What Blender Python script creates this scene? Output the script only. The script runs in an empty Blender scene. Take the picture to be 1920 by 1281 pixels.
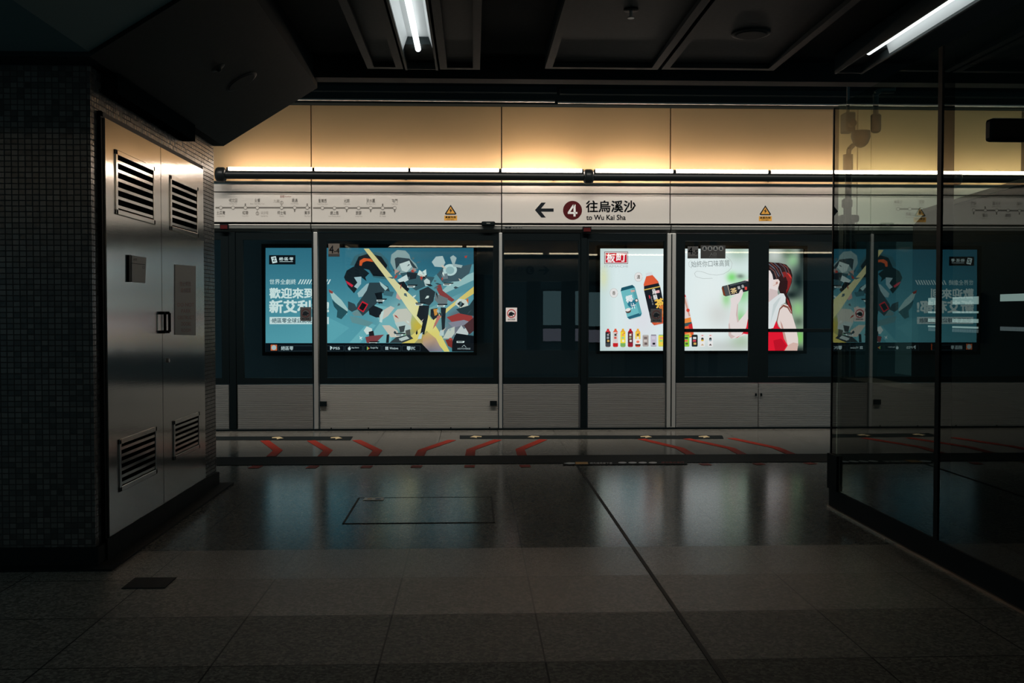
import bpy, math, random
from mathutils import Vector
from mathutils.geometry import tessellate_polygon

# ------------------------------------------------------------------ camera, world, exposure
F = 1880.0                      # focal length in pixels of the 1920 x 1281 frame
H = 1.285                       # eye height
PITCH = math.atan(53.5 / F)     # looking slightly down
YAW = math.atan(73.0 / F * math.cos(PITCH))   # and slightly to the right of square-on
sc = bpy.context.scene
C = sc.collection
cam = bpy.data.cameras.new('camera')
cam.sensor_width = 36.0
cam.lens = 36.0 * F / 1920.0
cam.clip_start = 0.05
co = bpy.data.objects.new('camera', cam)
C.objects.link(co)
co.location = (0, 0, H)
co.rotation_euler = (math.pi / 2 - PITCH, 0, -YAW)
sc.camera = co
sc.view_settings.view_transform = 'Standard'
sc.view_settings.look = 'None'
sc.view_settings.gamma = 1.0
sc.view_settings.exposure = 0.0
wd = bpy.data.worlds.new('station_ambient')
sc.world = wd
wd.use_nodes = True
wd.node_tree.nodes['Background'].inputs[0].default_value = (0.50, 0.88, 1.0, 1)
wd.node_tree.nodes['Background'].inputs[1].default_value = 0.30
TUBE_L = 19.0                   # warm cove tubes
LAMP_L = 2.1                    # cool ceiling tubes
RECESS_FILL = 75.0                    # watts of the added recess light
AD_L = 1.0                      # advertisement lightboxes
# unseen light added in the recess to brighten fascia, doors and nearby floor
wl = bpy.data.lights.new('added_recess_light', 'AREA'); wl.shape = 'RECTANGLE'; wl.size = 9.5; wl.size_y = 0.06
wl.energy = RECESS_FILL; wl.color = (1.0, 0.93, 0.84); wl.spread = math.radians(70)
wo = bpy.data.objects.new('added_recess_light', wl); C.objects.link(wo); wo.location = (0.2, 9.0, 3.88)
wo.rotation_euler = (math.radians(90 - 55), 0, 0)
try:
    sc.cycles.transparent_max_bounces = 24
    sc.cycles.sample_clamp_indirect = 4.0
except Exception:
    pass

FWD = Vector((math.sin(YAW) * math.cos(PITCH), math.cos(YAW) * math.cos(PITCH), -math.sin(PITCH)))
RGT = Vector((math.cos(YAW), -math.sin(YAW), 0))
UPV = RGT.cross(FWD)
CP = Vector((0, 0, H))
def ray(px, py):
    return RGT * ((px - 960.0) / F) + UPV * ((640.5 - py) / F) + FWD
def onY(px, py, Y):             # the point of the plane at depth Y seen at a pixel of the photograph
    d = ray(px, py); return CP + d * (Y / d.y)
def onX(px, py, X):
    d = ray(px, py); return CP + d * (X / d.x)
def onZ(px, py, Z=0.0):
    d = ray(px, py); return CP + d * ((Z - H) / d.z)
def X_(px, Y=11.0, py=587): return onY(px, py, Y).x
def Z_(py, Y=11.0, px=960): return onY(px, py, Y).z

# ------------------------------------------------------------------ materials
def s2l(c):
    c = c / 255.0
    return c / 12.92 if c <= 0.04045 else ((c + 0.055) / 1.055) ** 2.4
def lin(r, g, b): return (s2l(r), s2l(g), s2l(b), 1.0)
MATS = {}
def mat(name, col, rough=0.5, metal=0.0, spec=0.5, bump=None, emit=None, aniso=0.0):
    m = bpy.data.materials.new(name); m.use_nodes = True
    nt = m.node_tree; b = nt.nodes['Principled BSDF']
    b.inputs['Base Color'].default_value = (col[0], col[1], col[2], 1)
    b.inputs['Roughness'].default_value = rough
    b.inputs['Metallic'].default_value = metal
    b.inputs['Specular IOR Level'].default_value = spec
    if aniso: b.inputs['Anisotropic'].default_value = aniso
    # every surface has a little procedural unevenness
    n = nt.nodes.new('ShaderNodeTexNoise'); n.inputs['Scale'].default_value = bump[0] if bump else 35
    n.inputs['Detail'].default_value = 4
    tc = nt.nodes.new('ShaderNodeTexCoord'); nt.links.new(tc.outputs['Object'], n.inputs['Vector'])
    mr = nt.nodes.new('ShaderNodeMapRange')
    mr.inputs[3].default_value = max(0.0, rough - 0.05); mr.inputs[4].default_value = min(1.0, rough + 0.05)
    nt.links.new(n.outputs['Fac'], mr.inputs[0]); nt.links.new(mr.outputs[0], b.inputs['Roughness'])
    if bump:
        bp = nt.nodes.new('ShaderNodeBump'); bp.inputs['Strength'].default_value = bump[1]; bp.inputs['Distance'].default_value = bump[2]
        nt.links.new(n.outputs['Fac'], bp.inputs['Height']); nt.links.new(bp.outputs[0], b.inputs['Normal'])
    if emit:
        b.inputs['Emission Color'].default_value = (emit[0], emit[1], emit[2], 1)
        b.inputs['Emission Strength'].default_value = emit[3]
    MATS[name] = m
    return m
def emitter(name, col, s):
    m = bpy.data.materials.new(name); m.use_nodes = True
    nt = m.node_tree; nt.nodes.clear()
    e = nt.nodes.new('ShaderNodeEmission'); e.inputs[0].default_value = (col[0], col[1], col[2], 1); e.inputs[1].default_value = s
    o = nt.nodes.new('ShaderNodeOutputMaterial'); nt.links.new(e.outputs[0], o.inputs[0])
    return m
def glass(name, refl, tint, rough=0.0):
    m = bpy.data.materials.new(name); m.use_nodes = True
    nt = m.node_tree; nt.nodes.clear()
    t = nt.nodes.new('ShaderNodeBsdfTransparent'); t.inputs[0].default_value = (*tint, 1)
    o = nt.nodes.new('ShaderNodeOutputMaterial')
    if refl > 0:
        g = nt.nodes.new('ShaderNodeBsdfGlossy'); g.inputs['Roughness'].default_value = rough; g.inputs[0].default_value = (0.92, 1.0, 0.98, 1)
        x = nt.nodes.new('ShaderNodeMixShader'); x.inputs[0].default_value = refl
        nt.links.new(t.outputs[0], x.inputs[1]); nt.links.new(g.outputs[0], x.inputs[2]); nt.links.new(x.outputs[0], o.inputs[0])
    else:
        nt.links.new(t.outputs[0], o.inputs[0])
    return m
M_black = mat('black_painted_metal', (0.0035, 0.0065, 0.0075), 0.5, spec=0.06)
M_dark = mat('dark_grey_metal', (0.030, 0.040, 0.042), 0.5, spec=0.2)
M_ceil = mat('dark_ceiling_metal', (0.014, 0.022, 0.024), 0.6, spec=0.08)
M_tray = mat('charcoal_ceiling_tray', (0.018, 0.027, 0.029), 0.5, spec=0.1)
M_rim = mat('grey_tray_rim', (0.02, 0.028, 0.030), 0.5, spec=0.1)
M_steel = mat('satin_steel', (0.50, 0.50, 0.49), 0.33, 1.0)
M_kick = mat('ribbed_steel', (0.36, 0.355, 0.34), 0.38, 0.8)
M_kick_lit = mat('lit_ribbed_steel', (0.54, 0.53, 0.50), 0.38, 0.8)  # kick steel with the wide bay's extra light put into its colour
M_rub = mat('black_rubber', (0.03, 0.032, 0.034), 0.6)
M_fascia = mat('pale_beige_cladding', (0.62, 0.585, 0.54), 0.5)
M_lip = mat('grey_cladding', (0.115, 0.12, 0.11), 0.45)
M_clad = mat('apricot_cladding', (0.80, 0.515, 0.255), 0.45)
M_hous = mat('black_tube_housing', (0.012, 0.015, 0.016), 0.35, spec=0.25)
M_ink = mat('black_print', (0.010, 0.014, 0.018), 0.5, spec=0.08)
M_grey_ink = mat('grey_print', (0.20, 0.185, 0.165), 0.5, spec=0.1)
M_pale_ink = mat('faded_grey_print', (0.33, 0.30, 0.27), 0.5, spec=0.1)
M_red_ink = mat('maroon_print', (0.075, 0.008, 0.010), 0.45, spec=0.1)
M_white_ink = mat('white_print', (0.85, 0.85, 0.83), 0.45)
M_rose_ink = mat('faded_red_print', (0.26, 0.10, 0.085), 0.5)
M_yellow = mat('yellow_print', (0.75, 0.36, 0.04), 0.5)
M_redtape = mat('red_floor_tape', (0.36, 0.028, 0.014), 0.55, spec=0.15)
M_strip = mat('black_floor_vinyl', (0.008, 0.012, 0.013), 0.6, spec=0.08)
M_band = mat('black_granite', (0.008, 0.012, 0.013), 0.6, spec=0.08)
M_gold = mat('pale_yellow_print', (0.72, 0.55, 0.30), 0.5)
M_redlens = mat('dark_red_lens', (0.06, 0.006, 0.006), 0.4, spec=0.15)
M_wallb = mat('sooty_track_wall', (0.085, 0.125, 0.145), 0.7, bump=(6, 0.3, 0.02))
M_bed = mat('track_bed_concrete', (0.13, 0.15, 0.15), 0.8, bump=(20, 0.4, 0.02))
M_paper = mat('grey_paper_notice', (0.30, 0.29, 0.27), 0.6)
M_refl = mat('lamp_reflector', (0.85, 0.87, 0.88), 0.35)
M_plate_b = mat('bronze_glass_film', (0.10, 0.085, 0.07), 0.5)
M_plate_k = mat('black_glass_film', (0.022, 0.022, 0.022), 0.5)
M_plate_g = mat('grey_glass_film', (0.055, 0.055, 0.055), 0.5)
M_plate_w = mat('white_glass_film', (0.80, 0.76, 0.75), 0.5, emit=None)
M_clear = glass('clear_glass_back', 0.0, (0.97, 0.985, 0.985))
M_psd = glass('screen_door_glass', 0.075, (0.90, 0.95, 0.95))
M_mir = glass('reflective_dark_glass', 0.30, (0.50, 0.62, 0.52))
def _fresnel(m):
    nt = m.node_tree; x = [n for n in nt.nodes if n.type == 'MIX_SHADER'][0]
    f = nt.nodes.new('ShaderNodeFresnel'); f.inputs[0].default_value = 1.5
    k = nt.nodes.new('ShaderNodeMath'); k.operation = 'MULTIPLY'; k.inputs[1].default_value = 1.45; k.use_clamp = True
    nt.links.new(f.outputs[0], k.inputs[0]); nt.links.new(k.outputs[0], x.inputs[0])
_fresnel(M_mir)
M_tube = {}
for k_, s_ in (('a', 1.0), ('b', 0.85), ('c', 1.9), ('d', 1.55), ('e', 0.95)):
    M_tube[k_] = emitter('warm_tube_' + k_, (1.0, 0.84, 0.70), TUBE_L * s_)
M_lamp = emitter('cool_tube', (0.93, 1.0, 0.99), LAMP_L)

def floor_material():
    m = bpy.data.materials.new('speckled_granite_tiles'); m.use_nodes = True
    nt = m.node_tree; N = nt.nodes; L = nt.links; b = N['Principled BSDF']
    g = N.new('ShaderNodeNewGeometry'); sp = N.new('ShaderNodeSeparateXYZ'); L.new(g.outputs['Position'], sp.inputs[0])
    def math_(op, a, bb=None):
        n = N.new('ShaderNodeMath'); n.operation = op
        for i, v in ((0, a), (1, bb)):
            if v is None: continue
            if isinstance(v, (int, float)): n.inputs[i].default_value = v
            else: L.new(v, n.inputs[i])
        return n.outputs[0]
    def joint(coord, off, per, hw):
        t = math_('DIVIDE', math_('SUBTRACT', coord, off), per)
        fr = math_('FRACT', t)
        d = math_('MULTIPLY', math_('MINIMUM', fr, math_('SUBTRACT', 1.0, fr)), per)
        return math_('LESS_THAN', d, hw), math_('FLOOR', t)
    jx, ix = joint(sp.outputs[0], 0.265, 0.61, 0.0035)
    jy, iy = joint(sp.outputs[1], 3.65, 0.60, 0.0035)
    j = math_('MAXIMUM', jx, jy)
    vo = N.new('ShaderNodeTexVoronoi'); vo.inputs['Scale'].default_value = 85; L.new(g.outputs['Position'], vo.inputs['Vector'])
    sep = N.new('ShaderNodeSeparateColor'); L.new(vo.outputs['Color'], sep.inputs[0])
    no = N.new('ShaderNodeTexNoise'); no.inputs['Scale'].default_value = 160; no.inputs['Detail'].default_value = 6; L.new(g.outputs['Position'], no.inputs['Vector'])
    f = math_('ADD', math_('MULTIPLY', sep.outputs[0], 0.6), math_('MULTIPLY', no.outputs['Fac'], 0.4))
    cr = N.new('ShaderNodeValToRGB'); L.new(f, cr.inputs[0])
    e = cr.color_ramp.elements
    e[0].position = 0.12; e[0].color = (0.058, 0.055, 0.048, 1)
    e[1].position = 0.85; e[1].color = (0.25, 0.232, 0.20, 1)
    k = e.new(0.5); k.color = (0.135, 0.126, 0.108, 1)
    cb = N.new('ShaderNodeCombineXYZ'); L.new(ix, cb.inputs[0]); L.new(iy, cb.inputs[1])
    wn = N.new('ShaderNodeTexWhiteNoise'); L.new(cb.outputs[0], wn.inputs['Vector'])
    mr = N.new('ShaderNodeMapRange'); L.new(wn.outputs['Value'], mr.inputs[0]); mr.inputs[3].default_value = 0.93; mr.inputs[4].default_value = 1.06
    mx = N.new('ShaderNodeMix'); mx.data_type = 'RGBA'; mx.blend_type = 'MULTIPLY'; mx.inputs[0].default_value = 1
    L.new(cr.outputs[0], mx.inputs[6]); L.new(mr.outputs[0], mx.inputs[7])
    m2 = N.new('ShaderNodeMix'); m2.data_type = 'RGBA'; L.new(j, m2.inputs[0]); L.new(mx.outputs[2], m2.inputs[6]); m2.inputs[7].default_value = (0.012, 0.012, 0.011, 1)
    L.new(m2.outputs[2], b.inputs['Base Color'])
    r = N.new('ShaderNodeMapRange'); L.new(no.outputs['Fac'], r.inputs[0]); r.inputs[3].default_value = 0.10; r.inputs[4].default_value = 0.24
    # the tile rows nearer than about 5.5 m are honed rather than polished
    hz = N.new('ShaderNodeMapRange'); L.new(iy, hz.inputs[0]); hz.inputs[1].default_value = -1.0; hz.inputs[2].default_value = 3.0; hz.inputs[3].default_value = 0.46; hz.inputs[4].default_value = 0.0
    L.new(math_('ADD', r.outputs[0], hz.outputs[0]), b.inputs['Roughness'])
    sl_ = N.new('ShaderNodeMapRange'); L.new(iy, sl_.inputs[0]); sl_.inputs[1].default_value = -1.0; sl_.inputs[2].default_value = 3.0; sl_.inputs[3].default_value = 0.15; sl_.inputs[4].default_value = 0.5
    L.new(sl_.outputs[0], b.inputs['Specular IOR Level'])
    b.inputs['IOR'].default_value = 1.30
    bp = N.new('ShaderNodeBump'); bp.inputs['Strength'].default_value = 0.25; bp.inputs['Distance'].default_value = 0.002
    L.new(math_('SUBTRACT', 1.0, j), bp.inputs['Height']); L.new(bp.outputs[0], b.inputs['Normal'])
    return m
def mosaic_material():
    m = bpy.data.materials.new('dark_glass_mosaic'); m.use_nodes = True
    nt = m.node_tree; N = nt.nodes; L = nt.links; b = N['Principled BSDF']
    g = N.new('ShaderNodeNewGeometry'); sp = N.new('ShaderNodeSeparateXYZ'); L.new(g.outputs['Position'], sp.inputs[0])
    def math_(op, a, bb=None):
        n = N.new('ShaderNodeMath'); n.operation = op
        for i, v in ((0, a), (1, bb)):
            if v is None: continue
            if isinstance(v, (int, float)): n.inputs[i].default_value = v
            else: L.new(v, n.inputs[i])
        return n.outputs[0]
    u = math_('ADD', sp.outputs[0], sp.outputs[1])
    def cell(c, per, hw):
        t = math_('DIVIDE', c, per); fr = math_('FRACT', t)
        d = math_('MULTIPLY', math_('MINIMUM', fr, math_('SUBTRACT', 1.0, fr)), per)
        return math_('GREATER_THAN', d, hw), math_('FLOOR', t)
    a, iu = cell(u, 0.034, 0.0028); c, iv = cell(sp.outputs[2], 0.028, 0.0026)
    t = math_('MULTIPLY', a, c)
    cb = N.new('ShaderNodeCombineXYZ'); L.new(iu, cb.inputs[0]); L.new(iv, cb.inputs[1])
    wn = N.new('ShaderNodeTexWhiteNoise'); L.new(cb.outputs[0], wn.inputs['Vector'])
    cr = N.new('ShaderNodeValToRGB'); L.new(wn.outputs['Value'], cr.inputs[0])
    cr.color_ramp.elements[0].color = (0.03, 0.034, 0.034, 1); cr.color_ramp.elements[1].color = (0.10, 0.105, 0.10, 1)
    mx = N.new('ShaderNodeMix'); mx.data_type = 'RGBA'; L.new(t, mx.inputs[0]); mx.inputs[6].default_value = (0.012, 0.013, 0.013, 1); L.new(cr.outputs[0], mx.inputs[7])
    L.new(mx.outputs[2], b.inputs['Base Color'])
    r = N.new('ShaderNodeMapRange'); L.new(t, r.inputs[0]); r.inputs[3].default_value = 0.8; r.inputs[4].default_value = 0.24
    L.new(r.outputs[0], b.inputs['Roughness'])
    # each tile sits a hair differently
    nb = N.new('ShaderNodeTexNoise'); nb.inputs['Scale'].default_value = 22; L.new(g.outputs['Position'], nb.inputs['Vector'])
    h = math_('ADD', math_('MULTIPLY', t, 1.0), math_('MULTIPLY', nb.outputs['Fac'], 0.8))
    bp = N.new('ShaderNodeBump'); bp.inputs['Strength'].default_value = 0.5; bp.inputs['Distance'].default_value = 0.003
    L.new(h, bp.inputs['Height']); L.new(bp.outputs[0], b.inputs['Normal'])
    return m
def door_steel_material():
    m = bpy.data.materials.new('brushed_stainless_sheet'); m.use_nodes = True
    nt = m.node_tree; N = nt.nodes; L = nt.links; b = N['Principled BSDF']
    b.inputs['Base Color'].default_value = (0.52, 0.505, 0.485, 1); b.inputs['Metallic'].default_value = 1.0
    b.inputs['Roughness'].default_value = 0.17; b.inputs['Anisotropic'].default_value = 1.0
    tg = N.new('ShaderNodeCombineXYZ'); tg.inputs[1].default_value = 1.0; L.new(tg.outputs[0], b.inputs['Tangent'])
    tc = N.new('ShaderNodeNewGeometry')
    mp = N.new('ShaderNodeMapping'); mp.inputs['Scale'].default_value = (1.0, 1.5, 1.0); L.new(tc.outputs['Position'], mp.inputs[0])
    n1 = N.new('ShaderNodeTexNoise'); n1.inputs['Scale'].default_value = 1.2; n1.inputs['Detail'].default_value = 1.0; L.new(mp.outputs[0], n1.inputs['Vector'])
    mp2 = N.new('ShaderNodeMapping'); mp2.inputs['Scale'].default_value = (400, 6, 400); L.new(tc.outputs['Position'], mp2.inputs[0])
    n2 = N.new('ShaderNodeTexNoise'); n2.inputs['Scale'].default_value = 1.0; L.new(mp2.outputs[0], n2.inputs['Vector'])
    b1 = N.new('ShaderNodeBump'); b1.inputs['Strength'].default_value = 1.0; b1.inputs['Distance'].default_value = 0.0035
    L.new(n1.outputs['Fac'], b1.inputs['Height'])
    b2 = N.new('ShaderNodeBump'); b2.inputs['Strength'].default_value = 0.05; b2.inputs['Distance'].default_value = 0.001
    L.new(n2.outputs['Fac'], b2.inputs['Height']); L.new(b1.outputs[0], b2.inputs['Normal']); L.new(b2.outputs[0], b.inputs['Normal'])
    return m
def picture_material():
    m = bpy.data.materials.new('backlit_printed_film'); m.use_nodes = True
    nt = m.node_tree; nt.nodes.clear()
    a = nt.nodes.new('ShaderNodeVertexColor'); a.layer_name = 'Col'
    e = nt.nodes.new('ShaderNodeEmission'); e.inputs[1].default_value = AD_L
    o = nt.nodes.new('ShaderNodeOutputMaterial')
    nt.links.new(a.outputs[0], e.inputs[0]); nt.links.new(e.outputs[0], o.inputs[0])
    return m
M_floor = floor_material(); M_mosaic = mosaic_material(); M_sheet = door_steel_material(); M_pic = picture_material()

# ------------------------------------------------------------------ builders
def wloc(o):
    v = Vector((0, 0, 0))
    while o is not None:
        v = v + o.location; o = o.parent
    return v
class MB:
    def __init__(s): s.v = []; s.f = []; s.mi = []
    def add(s, vs, fs, mi=0):
        n = len(s.v); s.v += [Vector(v) for v in vs]; s.f += [[i + n for i in f] for f in fs]; s.mi += [mi] * len(fs); return s
    def box(s, x0, x1, y0, y1, z0, z1, mi=0, front=None):
        x0, x1 = min(x0, x1), max(x0, x1); y0, y1 = min(y0, y1), max(y0, y1); z0, z1 = min(z0, z1), max(z0, z1)
        vs = [(x0, y0, z0), (x1, y0, z0), (x1, y1, z0), (x0, y1, z0), (x0, y0, z1), (x1, y0, z1), (x1, y1, z1), (x0, y1, z1)]
        fs = [(0, 3, 2, 1), (4, 5, 6, 7), (0, 1, 5, 4), (1, 2, 6, 5), (2, 3, 7, 6), (3, 0, 4, 7)]
        n = len(s.f); s.add(vs, fs, mi)
        if front is not None:               # index of the face that takes material slot 1
            s.mi[n + front] = 1
        return s
    def quad(s, a, b, c, d, mi=0): return s.add([a, b, c, d], [(0, 1, 2, 3)], mi)
    def cyl(s, p0, p1, r0, r1=None, n=16, mi=0, caps=True):
        r1 = r0 if r1 is None else r1
        p0 = Vector(p0); p1 = Vector(p1); d = (p1 - p0).normalized()
        a = d.orthogonal().normalized(); b = d.cross(a)
        vs = []
        for p, r in ((p0, r0), (p1, r1)):
            for i in range(n):
                t = 2 * math.pi * i / n; vs.append(p + (a * math.cos(t) + b * math.sin(t)) * r)
        fs = [(i, (i + 1) % n, n + (i + 1) % n, n + i) for i in range(n)]
        if caps: fs += [tuple(range(n - 1, -1, -1)), tuple(range(n, 2 * n))]
        return s.add(vs, fs, mi)
    def lathe(s, base, axis, prof, n=20, mi=0):
        base = Vector(base); d = Vector(axis).normalized(); a = d.orthogonal().normalized(); b = d.cross(a)
        vs = []
        for (r, h) in prof:
            for i in range(n):
                t = 2 * math.pi * i / n; vs.append(base + d * h + (a * math.cos(t) + b * math.sin(t)) * r)
        fs = []
        for k in range(len(prof) - 1):
            for i in range(n):
                fs.append((k * n + i, k * n + (i + 1) % n, (k + 1) * n + (i + 1) % n, (k + 1) * n + i))
        fs += [tuple(range(n - 1, -1, -1)), tuple(range((len(prof) - 1) * n, len(prof) * n))]
        return s.add(vs, fs, mi)
    def prism(s, poly, fn0, fn1, mi=0):     # poly = 2-D outline, fn0 / fn1 map it onto the two ends
        n = len(poly)
        vs = [fn0(*p) for p in poly] + [fn1(*p) for p in poly]
        fs = [(i, (i + 1) % n, n + (i + 1) % n, n + i) for i in range(n)]
        tri = tessellate_polygon([[Vector((p[0], p[1], 0)) for p in poly]])
        for t in tri:
            fs.append((t[2], t[1], t[0])); fs.append((n + t[0], n + t[1], n + t[2]))
        return s.add(vs, fs, mi)
    def tube(s, pts, r, n=8, mi=0):
        for a, b in zip(pts, pts[1:]): s.cyl(a, b, r, n=n, mi=mi)
        return s
    def build(s, name, mats, parent=None, smooth=False, label=None, bevel=0.0):
        me = bpy.data.meshes.new(name)
        xs = [v.x for v in s.v]; ys = [v.y for v in s.v]; zs = [v.z for v in s.v]
        o = bpy.data.objects.new(name, me); C.objects.link(o)
        if parent is None:
            base = Vector(((min(xs) + max(xs)) / 2, (min(ys) + max(ys)) / 2, min(zs))); o.location = base
        else:
            o.parent = parent; base = wloc(parent)
        me.from_pydata([v - base for v in s.v], [], s.f)
        for m in (mats if isinstance(mats, (list, tuple)) else [mats]): me.materials.append(m)
        for p, i in zip(me.polygons, s.mi): p.material_index = i; p.use_smooth = smooth
        me.update()
        if smooth:
            try: me.set_sharp_from_angle(angle=math.radians(40))
            except Exception: pass
        if bevel:
            bm_ = o.modifiers.new('bevel', 'BEVEL'); bm_.width = bevel; bm_.segments = 2; bm_.limit_method = 'ANGLE'
        if label: o['label'] = label
        return o
def tag(o, label, cat, group=None, kind=None):
    o['label'] = label; o['category'] = cat
    if group: o['group'] = group
    if kind: o['kind'] = kind
    return o
def thing(name, label, cat, loc, group=None):
    o = bpy.data.objects.new(name, None); C.objects.link(o); o.location = loc; o.empty_display_size = 0.1
    return tag(o, label, cat, group)
def struct(o): o['kind'] = 'structure'; return o

# lettering: flat outlines of the bundled type, fitted into a rectangle
_tc = {}
def glyphs(txt, bold=0.0):
    k = (txt, bold)
    if k in _tc: return _tc[k]
    c = bpy.data.curves.new('lettering', 'FONT'); c.body = txt; c.resolution_u = 3; c.fill_mode = 'FRONT'
    o = bpy.data.objects.new('lettering', c); C.objects.link(o)
    dg = bpy.context.evaluated_depsgraph_get()
    me = bpy.data.meshes.new_from_object(o.evaluated_get(dg))
    vs = [v.co.copy() for v in me.vertices]; fs = [tuple(p.vertices) for p in me.polygons]
    bpy.data.objects.remove(o); bpy.data.curves.remove(c); bpy.data.meshes.remove(me)
    if vs:
        x0 = min(v.x for v in vs); x1 = max(v.x for v in vs); y0 = min(v.y for v in vs); y1 = max(v.y for v in vs)
        base, fb = vs, fs; vs, fs = [], []
        offs = [(0, 0)] if bold <= 0.003 else [(-bold, -bold), (bold, -bold), (-bold, bold), (bold, bold)]
        for (ox, oy) in offs:
            n0 = len(vs); vs += [((v.x + ox - x0) / max(1e-6, x1 - x0), (v.y + oy - y0) / max(1e-6, y1 - y0)) for v in base]
            fs += [tuple(i + n0 for i in f) for f in fb]
    _tc[k] = (vs, fs)
    return _tc[k]
def text(mb, txt, fn, x0, y0, x1, y1, bold=0.0, mi=0):
    """put txt into the rectangle x0..x1, y0 (top) .. y1 (bottom); fn maps (x, y) to the world"""
    vs, fs = glyphs(txt, bold)
    if vs: mb.add([fn(x0 + u * (x1 - x0), y1 + v * (y0 - y1)) for u, v in vs], fs, mi)
def poly2(mb, pts, fn, mi=0):
    tri = tessellate_polygon([[Vector((p[0], p[1], 0)) for p in pts]])
    mb.add([fn(*p) for p in pts], [tuple(t) for t in tri], mi)
def ell(cx, cy, rx, ry, n=28, rot=0.0, a0=0.0, a1=2 * math.pi):
    c, s_ = math.cos(rot), math.sin(rot)
    full = abs(a1 - a0 - 2 * math.pi) < 1e-6
    return [(cx + rx * math.cos(t) * c - ry * math.sin(t) * s_, cy + rx * math.cos(t) * s_ + ry * math.sin(t) * c)
            for t in [a0 + (a1 - a0) * i / (n if full else n - 1) for i in range(n)]]
def ring(mb, cx, cy, rx, ry, w, fn, mi=0, n=28):
    o_ = ell(cx, cy, rx, ry, n); i_ = ell(cx, cy, rx - w, ry - w, n)
    mb.add([fn(*p) for p in o_] + [fn(*p) for p in i_], [(k, (k + 1) % n, n + (k + 1) % n, n + k) for k in range(n)], mi)

# ================================================================== THE SETTING
YP = 11.0                       # front face of the platform screen
YT = 15.41                      # face of the wall across the track
XG = 2.361                      # the glass wall on the right
XL = -1.913                     # tiled wall on the left
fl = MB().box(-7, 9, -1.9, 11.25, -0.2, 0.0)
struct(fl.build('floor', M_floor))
struct(MB().box(-8, 12, 11.25, YT + 0.2, -1.3, -1.15).build('floor_trackbed', M_bed))
struct(MB().box(-8, 12, 11.25, 11.40, -1.15, -0.2).build('wall_platform_edge', M_wallb))
struct(MB().box(-8, 12, YT + 0.16, YT + 0.4, -1.15, 5.0).build('wall_far', M_wallb))
struct(MB().box(-8, 12, 11.30, YT + 0.4, 4.4, 4.6).build('ceiling_tunnel', M_wallb))
# main ceiling: flat black slab that stops short of the platform screen
struct(MB().box(-4.5, 7.5, -1.9, 7.55, 3.14, 3.3).box(-4.5, 7.5, 7.40, 7.55, 3.0, 3.14).build('ceiling', M_ceil))
struct(MB().box(-7, 9, 7.55, 11.3, 4.0, 4.2).build('ceiling_upper', M_ceil))
# sloping soffit along the left side
a_ = onY(414, 274, 7.55); b_ = onY(595, 165, 7.55)
sl = MB().prism([(XL - 0.02, a_.z), (a_.x + 0.02, a_.z), (b_.x, b_.z), (b_.x, 3.2), (-4.4, 3.2), (-4.4, a_.z)],
                lambda x, z: (x, 4.95, z), lambda x, z: (x, 7.55, z))
struct(sl.build('ceiling_slope', M_ceil))
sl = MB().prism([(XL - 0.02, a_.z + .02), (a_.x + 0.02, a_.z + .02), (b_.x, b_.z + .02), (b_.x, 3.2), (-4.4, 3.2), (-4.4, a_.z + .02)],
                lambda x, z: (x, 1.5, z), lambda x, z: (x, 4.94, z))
struct(sl.build('ceiling_slope_near', mat('lightened_soffit', (0.12, 0.19, 0.20), 0.6, spec=0.1)))  # lighter than the far soffit: missing ambient light is put into its colour
# left tiled block
c_ = onX(404, 700, XL)
YB = c_.y; YA = onX(174, 600, XL).y
nA, nD = onX(201, 587, XL + 0.03).y - 0.03, onX(383, 587, XL + 0.03).y + 0.03
struct(MB().box(-4.4, XL - 0.12, YA, YB, 0, a_.z).box(XL - 0.12, XL, YA, nA, 0, a_.z).box(XL - 0.12, XL, nD, YB, 0, a_.z)
       .box(XL - 0.12, XL, nA, nD, 0, 0.10).box(XL - 0.12, XL, nA, nD, 2.315, a_.z).build('wall_left', M_mosaic))
struct(MB().box(XL, XL + 0.085, YA + 0.15, 6.72, 2.415, a_.z).build('trim_1', mat('matt_black_trunking', (0.006, 0.010, 0.011), 0.95, spec=0.0)))
struct(MB().box(-4.4, XL + 0.115, YA - 0.1, YB + 0.06, 0.0, 0.012).box(-4.4, XL + 0.02, YA - 0.02, YB + 0.01, 0.012, 0.10).build('baseboard_left', M_band))
# dark granite band across the floor
ya, yb = onZ(960, 855).y, onZ(960, 870).y
struct(MB().box(-7, 9, yb, ya, 0.0, 0.004).build('trim_2', M_band))
# dark movement joint
struct(MB().box(0.866, 0.884, -1.8, yb, 0.0, 0.003).build('trim_3', M_band))
# kerb under the platform screen
struct(MB().box(-7, 9, 10.96, 11.22, 0.0, 0.02).build('trim_4', M_black))
# bulkhead and steel lip above the cladding
zt = Z_(197, 10.9)
struct(MB().box(-7, 9, 10.86, 11.3, zt, 4.0).build('trim_5', M_ceil))
struct(MB().box(-7, X_(1044, 10.82, 170), 10.80, 10.86, Z_(173, 10.8), Z_(162, 10.8)).box(X_(1050, 10.82, 170), 9, 10.80, 10.86, Z_(175, 10.8), Z_(165, 10.8)).build('trim_6', M_rim))
struct(MB().cyl((-7, 10.83, Z_(189.5, 10.83)), (X_(1040, 10.83, 189), 10.83, Z_(189.5, 10.83)), 0.014)
       .cyl((X_(1046, 10.83, 189), 10.83, Z_(191.5, 10.83)), (9, 10.83, Z_(191.5, 10.83)), 0.014).build('trim_7', M_steel, smooth=True))
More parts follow.
